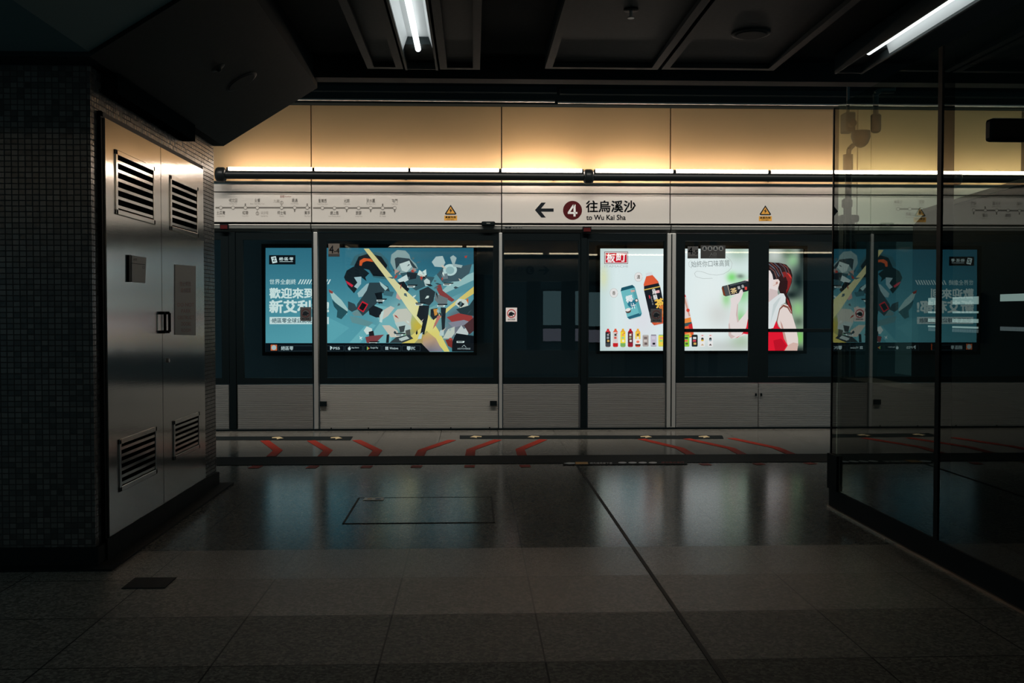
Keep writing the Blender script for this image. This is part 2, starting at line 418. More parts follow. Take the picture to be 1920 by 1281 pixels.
# the opposite side of the island platform, behind the viewer
YO = -1.55
def opp(x, z, d=0.0): return Vector((x, YO + d, z))
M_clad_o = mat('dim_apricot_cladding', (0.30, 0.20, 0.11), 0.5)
struct(MB().box(-7, 9, YO - 0.3, YO, 2.71, 3.6).build('wall_back_upper', M_clad_o))
struct(MB().box(-7, 9, YO - 0.3, YO, 2.18, 2.70).build('wall_back_header', M_fascia))
struct(MB().box(-7, 9, YO - 0.3, YO, 0.0, 0.56).build('wall_back', M_kick))
op = MB()
for x in (-5.4, -3.6, -2.4, -1.3, 0.1, 1.42, 2.25, 3.55, 5.0, 6.6): op.box(x - 0.16, x + 0.16, YO - 0.2, YO - 0.02, 0.56, 2.18)
struct(op.build('wall_back_posts', M_black))
struct(MB().box(-8, 12, -6.3, -6.03, -1.2, 4.4).build('wall_back_far', M_wallb))

# ================================================================== PLATFORM SCREEN
SEAM = [-3.86, X_(584, YP, 390), X_(940.5, YP, 390), X_(1256.5, YP, 390), 4.255, 6.11]
names_clad = ['apricot wall panel above the left end of the route map, cut by the sloping soffit',
              'apricot wall panel lit from below above the left warning sign',
              'apricot wall panel with the brightest glow above the platform number sign',
              'apricot wall panel above the second warning sign and the glass wall corner',
              'apricot wall panel seen only through the dark glass wall']
fas = ['pale fascia panel carrying the left part of the grey route map',
       'pale fascia panel with the end of the route map and a warning sign',
       'pale fascia panel carrying the arrow and the red platform number',
       'pale fascia panel with a single warning sign beside the glass wall',
       'pale fascia panel with a short route map seen through the dark glass wall']
g_ = 0.006
Z_up0, Z_up1 = Z_(343, YP), Z_(197, YP) + 0.03
Z_s0, Z_s1 = Z_(361.5, YP), Z_(345, YP)
Z_f0, Z_f1 = Z_(418, YP), Z_(363.5, YP)
FASC = []
struct(MB().box(-7, 9, YP + 0.06, YP + 0.25, Z_(436, YP), 3.95).build('wall_header', M_black))
for i in range(5):
    x0, x1 = SEAM[i] + g_, SEAM[i + 1] - g_
    o = MB().box(x0, x1, YP, YP + 0.05, Z_up0 + 0.006, Z_up1).build('cladding_panel', M_clad)
    tag(o, names_clad[i], 'wall panel', 'apricot cladding panels above the light tubes')
    t = thing('fascia_panel', fas[i], 'fascia panel', ((x0 + x1) / 2, YP, Z_f0), 'pale fascia panels above the screen doors')
    MB().box(x0, x1, YP, YP + 0.05, Z_f0, Z_f1).build('sign_panel', M_fascia, t)
    MB().box(x0, x1, YP, YP + 0.05, Z_s0, Z_s1).build('upper_strip', M_fascia, t)
    MB().box(x0, x1, YP - 0.03, YP + 0.05, Z_up0 - 0.010, Z_up0 + 0.002).build('ledge', M_dark, t)
    lz0, lz1 = Z_(436.5, YP), Z_(423, YP)
    MB().prism([(YP - 0.05, lz1), (YP + 0.05, lz1), (YP + 0.05, lz0 + 0.002), (YP - 0.005, lz0 + 0.002), (YP - 0.05, lz0 + 0.035)],
               lambda y, z: (x0, y, z), lambda y, z: (x1, y, z)).build('lower_lip', M_lip, t)
    MB().box(x0, x1, YP - 0.058, YP - 0.0505, lz1 - 0.010, lz1).build('lip_highlight', M_fascia, t)  # pale strip painted as the light caught on the lip's top edge
    FASC.append(t)
# --- print on the fascia
def fp(x, y): return onY(x, y, YP - 0.0015)
def fp2(x, y): return onY(x, y, YP - 0.003)
def fp3(x, y): return onY(x, y, YP - 0.0045)
# direction sign
m = MB(); poly2(m, [(1003, 394), (1015, 380), (1023.5, 380), (1014.5, 391), (1038, 391), (1038, 397), (1014.5, 397), (1023.5, 408), (1015, 408)], fp)
m.build('direction_arrow', M_ink, FASC[2], label='black arrow pointing left')
m = MB(); poly2(m, ell(1073.5, 394.5, 17.8, 17.8, 40), fp); dsc = m.build('platform_disc', M_red_ink, FASC[2], label='maroon disc')
m = MB(); poly2(m, [(1075.2, 383.5), (1079.2, 383.5), (1079.2, 406), (1075.2, 406)], fp2); poly2(m, [(1064.6, 397.6), (1082.6, 397.6), (1082.6, 401.2), (1064.6, 401.2)], fp2); poly2(m, [(1074.4, 383.5), (1078.4, 383.5), (1069, 398), (1064.6, 398)], fp2); m.build('numeral', M_white_ink, dsc, label='white figure 4')
m = MB()
for k, ch in enumerate('往烏溪沙'):
    text(m, ch, fp, 1099 + k * 23.6, 376.5, 1099 + k * 23.6 + 21.8, 398, 0.02)
text(m, 'to Wu Kai Sha', fp, 1099.5, 403, 1173, 412.5, 0.02)
m.build('destination_lettering', M_ink, FASC[2], label='black Chinese and English lettering')
# warning stickers
def warning(cx, cy, par):
    m = MB(); poly2(m, [(cx - 11, cy - 1), (cx, cy - 18), (cx + 11, cy - 1), (cx + 9, cy + 0.6), (cx - 9, cy + 0.6)], fp)
    w = m.build('warning_triangle', M_ink, par, label='yellow and black high voltage triangle')
    m = MB(); poly2(m, [(cx - 8, cy - 1.5), (cx, cy - 14.5), (cx + 8, cy - 1.5)], fp2); m.build('yellow_field', M_yellow, w)
    m = MB(); poly2(m, [(cx + 1.5, cy - 12), (cx - 3, cy - 6.6), (cx - 0.2, cy - 6.8), (cx - 1.6, cy - 2.2), (cx + 3.2, cy - 8), (cx + .4, cy - 7.8)], fp3); m.build('bolt', M_ink, w)
    m = MB(); poly2(m, [(cx - 12, cy + 2.5), (cx + 12, cy + 2.5), (cx + 12, cy + 11.5), (cx - 12, cy + 11.5)], fp)
    w2 = m.build('warning_plate', M_yellow, par, label='orange caption plate')
    m = MB(); text(m, '高壓危險', fp2, cx - 10, cy + 3.4, cx + 10, cy + 7.4, 0.012); text(m, 'Danger', fp2, cx - 7, cy + 8.6, cx + 7, cy + 10.8); m.build('lettering', M_ink, w2)
warning(845, 402, FASC[1]); warning(1435, 403, FASC[3])
# route maps
def route(par, y, xa, xb, stops, seam=None):
    m = MB(); poly2(m, [(xa, y - 1.5), (xb, y - 1.5), (xb, y + 1.5), (xa, y + 1.5)], fp); ln = m.build('route_line', M_grey_ink, par)
    for (x, up, zh, en, arrow) in stops:
        r = MB(); poly2(r, ell(x, y, 3.3, 3.3, 16), fp2); ring(r, x, y, 3.4, 3.4, 0.7, fp3, 1, n=16)
        r.build('station_dot', [M_fascia, M_grey_ink], par)
        q = MB(); w = 5.2 * len(zh)
        yy = (y - 17, y - 10) if up else (y + 6, y + 13)
        text(q, zh, fp, x - w / 2, yy[0], x + w / 2, yy[1], 0.004)
        w = 1.45 * len(en)
        yy = (y - 8.6, y - 6.2) if up else (y + 14.6, y + 17)
        text(q, en, fp, x - w / 2, yy[0], x + w / 2, yy[1])
        q.build('station_name', M_pale_ink, par)
        if arrow:
            s_ = 1 if arrow > 0 else -1; q = MB()
            poly2(q, [(x - 1.4, y + s_ * 3.6), (x + 1.4, y + s_ * 3.6), (x + 1, y + s_ * 8), (x - 1, y + s_ * 8)], fp)
            q.build('interchange_mark', M_grey_ink, par)
route(FASC[0], 389.5, 404, 582, [(414, 0, '土瓜灣', 'To Kwa Wan', 0), (437, 1, '何文田', 'Ho Man Tin', 0), (460, 0, '紅磡', 'Hung Hom', -1), (482.5, 1, '尖東', 'East Tsim Sha Tsui', 0),
                                 (528, 0, '柯士甸', 'Austin', 0), (552.5, 1, '南昌', 'Nam Cheong', 1), (576, 0, '美孚', 'Mei Foo', -1)])
m = MB(); q = MB(); poly2(m, [(482, 389), (483, 389), (483, 402), (482, 402)], fp); poly2(q, [(527.5, 377), (528.5, 377), (528.5, 389), (527.5, 389)], fp)
ring(m, 482.5, 400, 3.2, 3.2, .8, fp3, n=16); ring(q, 528, 380, 3.2, 3.2, .8, fp3, n=16)
text(m, '尖沙咀', fp, 489, 396, 503, 402); text(m, 'Tsim Sha Tsui', fp, 489, 404, 502, 406.5); text(q, '九龍', fp, 513, 374, 524, 380)
m.build('interchange_link', M_pale_ink, FASC[0]); q.build('interchange_link', M_pale_ink, FASC[0])
m = MB(); text(m, '高鐵', fp, 525, 366, 533, 371); text(m, 'Kowloon', fp, 534, 367, 546, 370); m.build('rail_link_lettering', M_rose_ink, FASC[0], label='faded red lettering')
route(FASC[1], 390, 587, 740, [(604.5, 1, '荃灣西', 'Tsuen Wan West', 0), (627, 0, '錦上路', 'Kam Sheung Road', 0), (650, 1, '元朗', 'Yuen Long', 1), (672.5, 0, '朗屏', 'Long Ping', 0),
                               (695, 1, '天水圍', 'Tin Shui Wai', 1), (717.5, 0, '兆康', 'Siu Hong', -1), (740, 1, '屯門', 'Tuen Mun', 1)])
route(FASC[4], 392, 1684, 1840, [(1684, 1, '烏溪沙', 'Wu Kai Sha', 0), (1706, 0, '馬鞍山', 'Ma On Shan', 0), (1728, 1, '恆安', 'Heng On', 0), (1750, 0, '大水坑', 'Tai Shui Hang', 0), (1772, 1, '石門', 'Shek Mun', 0)])

# --- light beams: black housing, warm tubes above and below it
def beam(x0, x1, segs, label, caps):
    zc = Z_(330.5, 10.80); y = 10.80
    t = thing('light_beam', label, 'strip light', ((x0 + x1) / 2, y, zc), 'tubular strip lights along the screen header')
    MB().cyl((x0, y, zc), (x1, y, zc), 0.046, n=24).build('housing', M_hous, t, smooth=True)
    for (a, b, k) in segs:
        tb = MB().cyl((a, y + 0.012, zc + 0.066), (b, y + 0.012, zc + 0.066), 0.017, n=12).build('upper_tube', M_tube[k], t, smooth=True)
        MB().cyl((a - 0.02, y + 0.012, zc + 0.06), (a, y + 0.012, zc + 0.06), 0.02, n=12).cyl((b, y + 0.012, zc + 0.06), (b + 0.02, y + 0.012, zc + 0.06), 0.02, n=12).build('tube_holder', M_hous, tb, smooth=True)
    for xx in caps:
        MB().lathe((xx - 0.055, y, zc), (1, 0, 0), [(0.05, 0), (0.072, 0.012), (0.08, 0.03), (0.08, 0.08), (0.072, 0.098), (0.05, 0.11)], 24).build('collar', M_hous, t, smooth=True)
    for xx in (x0 + 0.35, (x0 + x1) / 2, x1 - 0.35):
        MB().cyl((xx, y, zc - 0.01), (xx, YP + 0.02, zc - 0.01), 0.014, n=10).build('wall_bracket', M_hous, t, smooth=True)
    return t
def bx(px): return X_(px, 10.80, 320)
beam(bx(412), bx(1101), [(bx(428), bx(585), 'a'), (bx(590), bx(765), 'b'), (bx(770), bx(935), 'b'), (bx(941), bx(1091), 'c')],
     'long black strip light with warm tubes, from the tiled wall to the joint above the number sign', [bx(414)])
beam(bx(1106), bx(1790), [(bx(1117), bx(1262), 'd'), (bx(1268), bx(1440), 'e'), (bx(1446), bx(1620), 'b'), (bx(1626), bx(1780), 'a')],
     'black strip light with warm tubes, from the joint above the number sign into the glass wall', [bx(1103.5)])
beam(bx(1795), bx(2250), [(bx(1800), bx(1960), 'b'), (bx(1965), bx(2200), 'b')], 'black strip light with warm tubes seen only through the dark glass wall', [bx(1792)])

# --- screen leaves
ZK0, ZK1 = Z_(804.5, YP), Z_(720, YP)
ZG0, ZG1 = Z_(708, YP), Z_(451, YP)
ZTOP = Z_(437, YP)
NO = {}
def leaf(name, label, cat, px0, px1, gl, group, bar=None, tilt=0.0, split_kick=None, y=YP, km=None):
    km = km or M_kick
    x0, x1 = X_(px0, y), X_(px1, y)
    t = thing(name, label, cat, ((x0 + x1) / 2, y + 0.03, ZK0), group)
    fr = MB()
    xs = [x0]
    for (a, b) in gl: xs += [X_(a, y), X_(b, y)]
    xs.append(x1)
    fr.box(x0, x1, y, y + 0.05, ZK1 + 0.006, ZG0); fr.box(x0, x1, y, y + 0.05, ZG1, ZTOP)
    for k in range(0, len(xs), 2): fr.box(xs[k], xs[k + 1], y, y + 0.05, ZG0, ZG1)
    fr.build('frame', M_black, t)
    for (a, b) in gl:
        xa, xb = X_(a, y) + 0.001, X_(b, y) - 0.001
        g = MB(); dz = ZG1 - ZG0; d = tilt * dz / 2
        g.add([(xa, y + 0.018 - d, ZG0), (xb, y + 0.018 - d, ZG0), (xb, y + 0.028 - d, ZG0), (xa, y + 0.028 - d, ZG0),
               (xa, y + 0.018 + d, ZG1), (xb, y + 0.018 + d, ZG1), (xb, y + 0.028 + d, ZG1), (xa, y + 0.028 + d, ZG1)],
              [(0, 3, 2, 1), (4, 5, 6, 7), (1, 2, 6, 5), (2, 3, 7, 6), (3, 0, 4, 7)], 0)
        g.add([(xa, y + 0.018 - d, ZG0), (xb, y + 0.018 - d, ZG0), (xb, y + 0.018 + d, ZG1), (xa, y + 0.018 + d, ZG1)], [(0, 1, 2, 3)], 1)
        g.build('glass_pane', [M_clear, M_psd], t)
        if bar:
            MB().box(xa, xb, y - 0.035, y + 0.012, Z_(bar + 3.2, y), Z_(bar - 3.2, y)).build('push_bar', M_black, t, bevel=0.004)
    # ribbed kick panel
    ks = [(x0 + 0.008, x1 - 0.008)] if not split_kick else [(x0 + 0.008, X_(split_kick, y) - 0.004), (X_(split_kick, y) + 0.004, x1 - 0.008)]
    for (a, b) in ks:
        n = 24; prof = [(y + 0.05, ZK0)]
        for k in range(n):
            za = ZK0 + (ZK1 - ZK0) * k / n; zb = ZK0 + (ZK1 - ZK0) * (k + 1) / n; h = zb - za
            prof += [(y + 0.006, za), (y, za + h * 0.2), (y, za + h * 0.72), (y + 0.006, za + h * 0.86)]
        prof += [(y + 0.006, ZK1), (y + 0.05, ZK1)]
        MB().prism(prof, lambda yy, z: (a, yy, z), lambda yy, z: (b, yy, z)).build('kick_panel', km, t)
    return t
sl_g = 'sliding leaves of the platform screen'
LA = leaf('screen_door', 'sliding screen door leaf half hidden behind the tiled wall at the far left', 'screen door', 330, 429, [(345, 415)], sl_g)
LB = leaf('screen_door', 'sliding screen door leaf over the Chinese slogan of the blue advert', 'screen door', 443, 587, [(456, 587 - 2)], sl_g, tilt=-0.0008)
B1 = leaf('fixed_screen', 'wide fixed screen with two latches in front of the blue advert artwork', 'screen panel', 598, 935, [(612, 925)], 'fixed bays of the platform screen', tilt=-0.0005, km=M_kick_lit)
LC = leaf('screen_door', 'sliding screen door leaf with a white no-leaning sticker on dark glass', 'screen door', 942, 1088, [(945, 1085)], sl_g, tilt=0.006)
LD = leaf('screen_door', 'sliding screen door leaf over the drink cans of the white advert', 'screen door', 1101, 1249, [(1104, 1245)], sl_g, tilt=0.007)
B2 = leaf('fixed_screen', 'screen bay with a push bar across the woman on the white advert', 'screen panel', 1267, 1579, [(1284, 1405), (1441, 1562)], 'fixed bays of the platform screen', bar=620, tilt=0.0045, split_kick=1423)
LE = leaf('screen_door', 'first sliding screen door leaf seen through the dark glass wall', 'screen door', 1592, 1738, [(1605, 1735)], sl_g)
LF = leaf('screen_door', 'second sliding screen door leaf seen through the dark glass wall', 'screen door', 1752, 1900, [(1756, 1896)], sl_g)
# posts
def post(px0, px1, label, m_, cat='post', y0=YP - 0.03, nm='screen_post'):
    x0, x1 = X_(px0, YP), X_(px1, YP)
    t = thing(nm, label, cat, ((x0 + x1) / 2, YP, 0.02), 'posts of the platform screen')
    MB().box(x0, x1, y0, YP + 0.08, 0.02, ZTOP).build('mullion', m_, t, bevel=0.003)
    return t
M_post = mat('post_aluminium', (0.50, 0.50, 0.48), 0.4, 0.7)
post(589, 596.5, 'slim pale metal post left of the wide blue advert bay', M_post)
post(935.6, 941.4, 'slim pale metal post right of the wide blue advert bay', M_post)
p_ = post(1250, 1266, 'broad grey double post right of the drink cans', M_post)
MB().box(X_(1257), X_(1259), YP - 0.034, YP - 0.028, 0.03, ZTOP - 0.01).build('groove', M_black, p_)
post(430, 442, 'black centre post beside the tiled wall', M_black, y0=YP - 0.01)
post(1089, 1100.5, 'black centre post between the two sliding leaves below the number sign', M_black, y0=YP - 0.01)
post(1580, 1591, 'metal post behind the corner of the dark glass wall', M_post)
post(1739, 1751, 'black centre post seen through the dark glass wall', M_black, y0=YP - 0.01)
# latches on the fixed bay and bumpers on the leaves
for (a, b) in ((599, 612), (918.5, 931.5)):
    MB().box(X_(a), X_(b), YP - 0.03, YP + 0.002, Z_(760.5), Z_(751.5)).build('latch', M_black, B1, bevel=0.003)
for xx in (620, 690, 770, 845, 918):
    MB().cyl((X_(xx), YP - 0.008, Z_(802)), (X_(xx), YP + 0.002, Z_(802)), 0.008, n=10).build('bolt', M_black, B1)
for xx in (1418, 1428):
    MB().box(X_(xx) - 0.008, X_(xx) + 0.008, YP - 0.02, YP + 0.002, Z_(744), Z_(739)).build('lock', M_black, B2)
MB().box(X_(1085), X_(1088.4), YP - 0.006, YP, Z_(806), Z_(722)).build('edge_seal', M_rub, LC)
# glass stickers
YS = YP + 0.010
def no_lean(cx, cy, par, pm, rm, im):
    f1 = lambda x, y: onY(x, y, YS); f2 = lambda x, y: onY(x, y, YS - 0.001); f3 = lambda x, y: onY(x, y, YS - 0.002)
    m = MB().box(X_(cx - 10.5), X_(cx + 10.5), YS, YS + 0.004, Z_(cy + 13), Z_(cy - 13))
    s = m.build('glass_sticker', pm, par, label='no-leaning pictogram sticker')
    m = MB(); poly2(m, [(cx - 6, cy + 1), (cx - 4, cy - 4), (cx, cy - 5.5), (cx + 4, cy - 3), (cx + 6, cy - 2), (cx + 6, cy), (cx + 2, cy + .5), (cx + 3, cy + 4), (cx, cy + 2), (cx - 3, cy + 3)], f2); m.build('pictogram', im, s)
    m = MB(); ring(m, cx, cy - 2, 8.2, 8.2, 1.6, f3); m.build('red_ring', rm, s)
    m = MB(); text(m, '請勿倚靠', f2, cx - 7, cy + 7.6, cx + 7, cy + 10.6); m.build('lettering', im, s)
M_dred = mat('dim_red_print', (0.07, 0.02, 0.02), 0.5)
M_rring = mat('red_print', (0.50, 0.03, 0.04), 0.5)
no_lean(959, 590, LC, M_plate_w, M_rring, M_ink)
no_lean(573, 589, LB, M_plate_g, M_dred, M_ink)
no_lean(1231, 592, LD, M_plate_g, M_dred, M_ink)
f1 = lambda x, y: onY(x, y, YS); f2 = lambda x, y: onY(x, y, YS - 0.001); f3 = lambda x, y: onY(x, y, YS - 0.002)
def door_number(px0, py0, px1, py1, txt, par, pm):
    m = MB().box(X_(px0), X_(px1), YS, YS + 0.004, Z_(py1), Z_(py0)); s = m.build('door_number_plate', pm, par, label='door number ' + txt)
    m = MB().box(X_(px0), X_(px1), YS - 0.0006, YS, Z_(py1), Z_(py1 - 5)); m.build('black_foot', M_plate_k, s)
    m = MB(); text(m, txt[0], f2, px0 + 1.5, py0 + 3, px0 + 9.5, py1 - 7, 0.012); text(m, txt[1:], f2, px0 + 10.5, py0 + 8, px1 - 1, py1 - 7, 0.01); m.build('numerals', M_ink, s)
door_number(616, 457.5, 637, 482, '4-4', B1, M_plate_b)
door_number(1289, 461, 1309, 484, '4-5', B2, M_plate_g)
m = MB().box(X_(1313.5), X_(1360), YS, YS + 0.004, Z_(484), Z_(459)); s = m.build('priority_plate', M_plate_k, B2, label='dark plate with four pictogram discs')
m = MB(); q = MB()
for k in range(4):
    cx = 1321 + k * 10.3
    poly2(m, ell(cx, 466, 4.6, 4.6, 20), f2)
    poly2(q, [(cx - 1, 463), (cx + 1, 463), (cx + 1.6, 466), (cx + 3, 468.6), (cx - 2.5, 468.6), (cx - 1.5, 465)], f3)
text(m, '入口', f2, 1331, 473.5, 1343, 479.5); text(m, 'Priority', f2, 1330, 481, 1344, 483)
M_disc = mat('dim_white_print', (0.16, 0.17, 0.17), 0.5)
m.build('pictogram_discs', M_disc, s); q.build('pictograms', M_ink, s)
# small fittings on the header
def lampbox(cx, cy, label):
    t = thing('indicator_lamp', label, 'indicator lamp', (X_(cx), YP - 0.05, Z_(cy + 6)), 'door status lamps')
    MB().box(X_(cx - 8), X_(cx + 8), YP - 0.075, YP - 0.045, Z_(cy + 5.5), Z_(cy - 5)).build('casing', M_black, t, bevel=0.004)
    MB().box(X_(cx - 6.5), X_(cx + 6.5), YP - 0.082, YP - 0.074, Z_(cy + 4), Z_(cy - 3)).build('lens', M_redlens, t, label='dark red lens')
lampbox(424.5, 428, 'dark red indicator lamp on the header beside the tiled wall')
lampbox(1099, 431, 'dark red indicator lamp on the header above the black centre post')
t = thing('door_sensor', 'small black oblong sensor below the fascia between the warning sign and the number sign', 'sensor', (X_(915), YP - 0.05, Z_(425)))
MB().box(X_(903), X_(928), YP - 0.12, YP - 0.06, Z_(425), Z_(417)).build('casing', M_black, t, bevel=0.012)
MB().box(X_(912), X_(919), YP - 0.123, YP - 0.119, Z_(422), Z_(420)).build('lens', M_lip, t)
t = thing('label_strip', 'tiny black printed strip on the lip below the arrow sign', 'label', (X_(962), YP - 0.05, Z_(428)))
MB().box(X_(946), X_(980), YP - 0.0525, YP - 0.05, Z_(428.5), Z_(425)).build('backing', M_lip, t)
m = MB(); text(m, '■■ 4-5 ▪▪', lambda x, y: onY(x, y, YP - 0.054), 947, 425.5, 979, 428); m.build('lettering', M_ink, t)

# ================================================================== ADVERTISEMENTS ACROSS THE TRACK
class Picture:
    """a flat print: coloured outlines laid over each other as on printed film"""
    def __init__(s, Y, gain=(1, 1, 1)): s.Y = Y; s.gain = gain; s.v = []; s.f = []; s.c = []; s.k = 0
    def _p(s, x, y): return onY(x, y, s.Y - 0.00012 * s.k)
    def poly(s, pts, col, cols=None, keep=False):
        if not keep: s.k += 1
        n = len(s.v); s.v += [s._p(*p) for p in pts]
        cs = [lin(*c) for c in cols] if cols else [lin(*col)] * len(pts)
        for t in tessellate_polygon([[Vector((p[0], p[1], 0)) for p in pts]]):
            s.f.append([n + i for i in t]); s.c.append([cs[i] for i in t])
        return s
    def rect(s, x0, y0, x1, y1, col, cols=None): return s.poly([(x0, y0), (x1, y0), (x1, y1), (x0, y1)], col, cols)
    def ell(s, cx, cy, rx, ry, col, rot=0.0, n=24): return s.poly(ell(cx, cy, rx, ry, n, rot), col)
    def line(s, pts, w, col):
        for a, b in zip(pts, pts[1:]):
            dx, dy = b[0] - a[0], b[1] - a[1]; L = math.hypot(dx, dy) or 1; nx, ny = -dy / L * w / 2, dx / L * w / 2
            s.poly([(a[0] + nx, a[1] + ny), (b[0] + nx, b[1] + ny), (b[0] - nx, b[1] - ny), (a[0] - nx, a[1] - ny)], col)
        return s
    def grid(s, x0, y0, x1, y1, nx, ny, fn):
        s.k += 1; n = len(s.v); cs = []
        for j in range(ny + 1):
            for i in range(nx + 1):
                x = x0 + (x1 - x0) * i / nx; y = y0 + (y1 - y0) * j / ny
                s.v.append(s._p(x, y)); cs.append(lin(*[max(0, min(255, q)) for q in fn(x, y)]))
        for j in range(ny):
            for i in range(nx):
                q = [j * (nx + 1) + i, j * (nx + 1) + i + 1, (j + 1) * (nx + 1) + i + 1, (j + 1) * (nx + 1) + i]
                s.f.append([n + a for a in q]); s.c.append([cs[a] for a in q])
        return s
    def text(s, txt, x0, y0, x1, y1, col, bold=0.0, rot=0.0):
        s.k += 1; vs, fs = glyphs(txt, bold); n = len(s.v); cx, cy = (x0 + x1) / 2, (y0 + y1) / 2; c_, s_ = math.cos(rot), math.sin(rot)
        for u, v in vs:
            x = x0 + u * (x1 - x0) - cx; y = y1 + v * (y0 - y1) - cy
            s.v.append(s._p(cx + x * c_ - y * s_, cy + x * s_ + y * c_))
        for f in fs: s.f.append([n + i for i in f]); s.c.append([lin(*col)] * len(f))
        return s
    def build(s, name, parent):
        me = bpy.data.meshes.new(name); o = bpy.data.objects.new(name, me); C.objects.link(o); o.parent = parent
        b = wloc(parent); me.from_pydata([v - b for v in s.v], [], s.f); me.update()
        at = me.color_attributes.new('Col', 'FLOAT_COLOR', 'CORNER')
        flat = [q for f in s.c for c in f for q in (c[0] * s.gain[0], c[1] * s.gain[1], c[2] * s.gain[2], 1.0)]
        at.data.foreach_set('color', flat); me.materials.append(M_pic)
        return o
def lightbox(label, px0, py0, px1, py1):
    x0, x1 = X_(px0, YT), X_(px1, YT); z0, z1 = Z_(py1, YT), Z_(py0, YT)
    t = thing('advertising_lightbox', label, 'advertisement', ((x0 + x1) / 2, YT + 0.14, z0), 'lightboxes on the wall across the track')
    w = 0.05; f = MB()
    f.box(x0 - w, x1 + w, YT + 0.004, YT + 0.14, z0 - w, z1 + w)
    f.box(x0 - w, x1 + w, YT - 0.03, YT + 0.004, z1 + 0.002, z1 + w).box(x0 - w, x1 + w, YT - 0.03, YT + 0.004, z0 - w, z0 - 0.002)
    f.box(x0 - w, x0 - 0.002, YT - 0.03, YT + 0.004, z0, z1).box(x1 + 0.002, x1 + w, YT - 0.03, YT + 0.004, z0, z1)
    f.build('casing', M_black, t)
    return t
def gauss(x, y, cx, cy, rx, ry): return math.exp(-((x - cx) / rx) ** 2 - ((y - cy) / ry) ** 2)
def mix(a, b, t): return tuple(p + (q - p) * t for p, q in zip(a, b))

# ---- blue advert: slogan on the left, abstract beams, shards and clouds of colour on the right
AB = lightbox('blue advertising lightbox with white Chinese slogan and yellow diagonal beams', 498, 465, 888, 660)
P = Picture(YT, (0.84, 0.95, 0.93))
def blue_bg(x, y):
    c = mix((52, 112, 134), (92, 160, 176), max(0, min(1, (y - 465) / 170)))
    c = mix(c, (104, 172, 186), 0.5 * gauss(x, y, 620, 620, 70, 60))
    c = mix(c, (190, 214, 210), 0.75 * gauss(x, y, 770, 590, 55, 38))
    c = mix(c, (38, 90, 112), 0.8 * gauss(x, y, 860, 475, 90, 40))
    c = mix(c, (150, 190, 196), 0.6 * gauss(x, y, 850, 560, 45, 22))
    c = mix(c, (236, 190, 60), 0.9 * gauss(x, y, 785, 612, 24, 26))
    c = mix(c, (225, 150, 70), 0.7 * gauss(x, y, 800, 640, 30, 18))
    c = mix(c, (120, 62, 66), 0.85 * gauss(x, y, 868, 600, 26, 18))
    c = mix(c, (150, 128, 140), 0.8 * gauss(x, y, 850, 622, 24, 12))
    c = mix(c, (30, 34, 40), 0.9 * gauss(x, y, 880, 645, 30, 16))
    return c
P.grid(498, 465, 888, 660, 78, 40, blue_bg)
K4 = lambda pts: [(480 + u / 4.0, 420 + v / 4.0) for u, v in pts]       # art measured on an enlarged view
# faint diagonal facets
for q, c in (([(540, 700), (700, 780), (560, 892), (530, 892)], (104, 172, 186)), ([(700, 892), (840, 740), (900, 760), (780, 892)], (118, 182, 193)), ([(860, 600), (1080, 640), (1010, 892), (820, 892), (930, 740)], (130, 186, 194)),
             ([(1350, 380), (1635, 300), (1635, 470), (1240, 660), (1170, 560)], (98, 152, 165)), ([(1460, 440), (1635, 360), (1635, 420), (1330, 560)], (168, 198, 200))):
    P.poly(K4(q), c)
# sweeping dark ribbons, upper left
P.poly(K4([(705, 310), (740, 240), (830, 205), (930, 215), (990, 270), (1000, 330), (1020, 360), (960, 380), (1000, 420), (880, 400), (840, 340), (790, 320)]), (62, 104, 116))
P.poly(K4([(735, 320), (770, 245), (850, 220), (940, 245), (985, 310), (960, 380), (1010, 400), (880, 390), (850, 345)]), (22, 28, 34))
P.poly(K4([(775, 312), (778, 275), (808, 256), (862, 262), (880, 285), (830, 278), (800, 290), (792, 315)]), (232, 92, 44))
P.poly(K4([(660, 400), (680, 350), (730, 320), (800, 330), (850, 370), (820, 400), (830, 430), (790, 400), (770, 470), (735, 520), (690, 470)]), (24, 34, 40))
P.poly(K4([(735, 400), (790, 395), (788, 450), (760, 486), (735, 470), (760, 440)]), (176, 196, 204))
P.poly(K4([(672, 425), (700, 440), (730, 460), (720, 475), (685, 450)]), (222, 44, 70))
P.poly(K4([(760, 520), (830, 450), (870, 440), (850, 490), (800, 545), (770, 550)]), (168, 190, 196))
P.poly(K4([(850, 440), (930, 440), (990, 470), (1010, 520), (940, 520), (950, 600), (910, 590), (880, 620), (800, 690), (740, 680), (760, 600), (830, 500)]), (52, 68, 76))
P.poly(K4([(890, 520), (945, 510), (950, 590), (920, 600)]), (20, 26, 32))
P.poly(K4([(845, 640), (880, 610), (950, 640), (955, 700), (900, 702), (850, 680)]), (30, 36, 42))
P.poly(K4([(798, 578), (842, 602), (806, 664), (760, 636)]), (226, 34, 52)); P.poly(K4([(796, 590), (830, 606), (803, 652), (772, 634)]), (22, 22, 26))
P.poly(K4([(720, 670), (760, 640), (800, 690), (770, 690), (735, 690)]), (120, 146, 150))
P.poly(K4([(545, 490), (565, 500), (640, 570), (690, 640), (680, 680), (620, 620), (570, 560), (560, 530)]), (180, 204, 204))
P.poly(K4([(545, 490), (580, 510), (572, 524), (550, 515)]), (160, 70, 66))
P.poly(K4([(570, 570), (620, 610), (690, 660), (640, 715), (605, 700), (610, 650), (585, 620)]), (44, 84, 94))
P.poly(K4([(690, 580), (740, 600), (760, 640), (720, 660), (690, 640)]), (54, 72, 80))
P.poly(K4([(960, 500), (1035, 510), (1020, 545), (955, 535)]), (70, 110, 122)); P.poly(K4([(925, 430), (990, 480), (970, 500), (935, 460)]), (186, 206, 206))
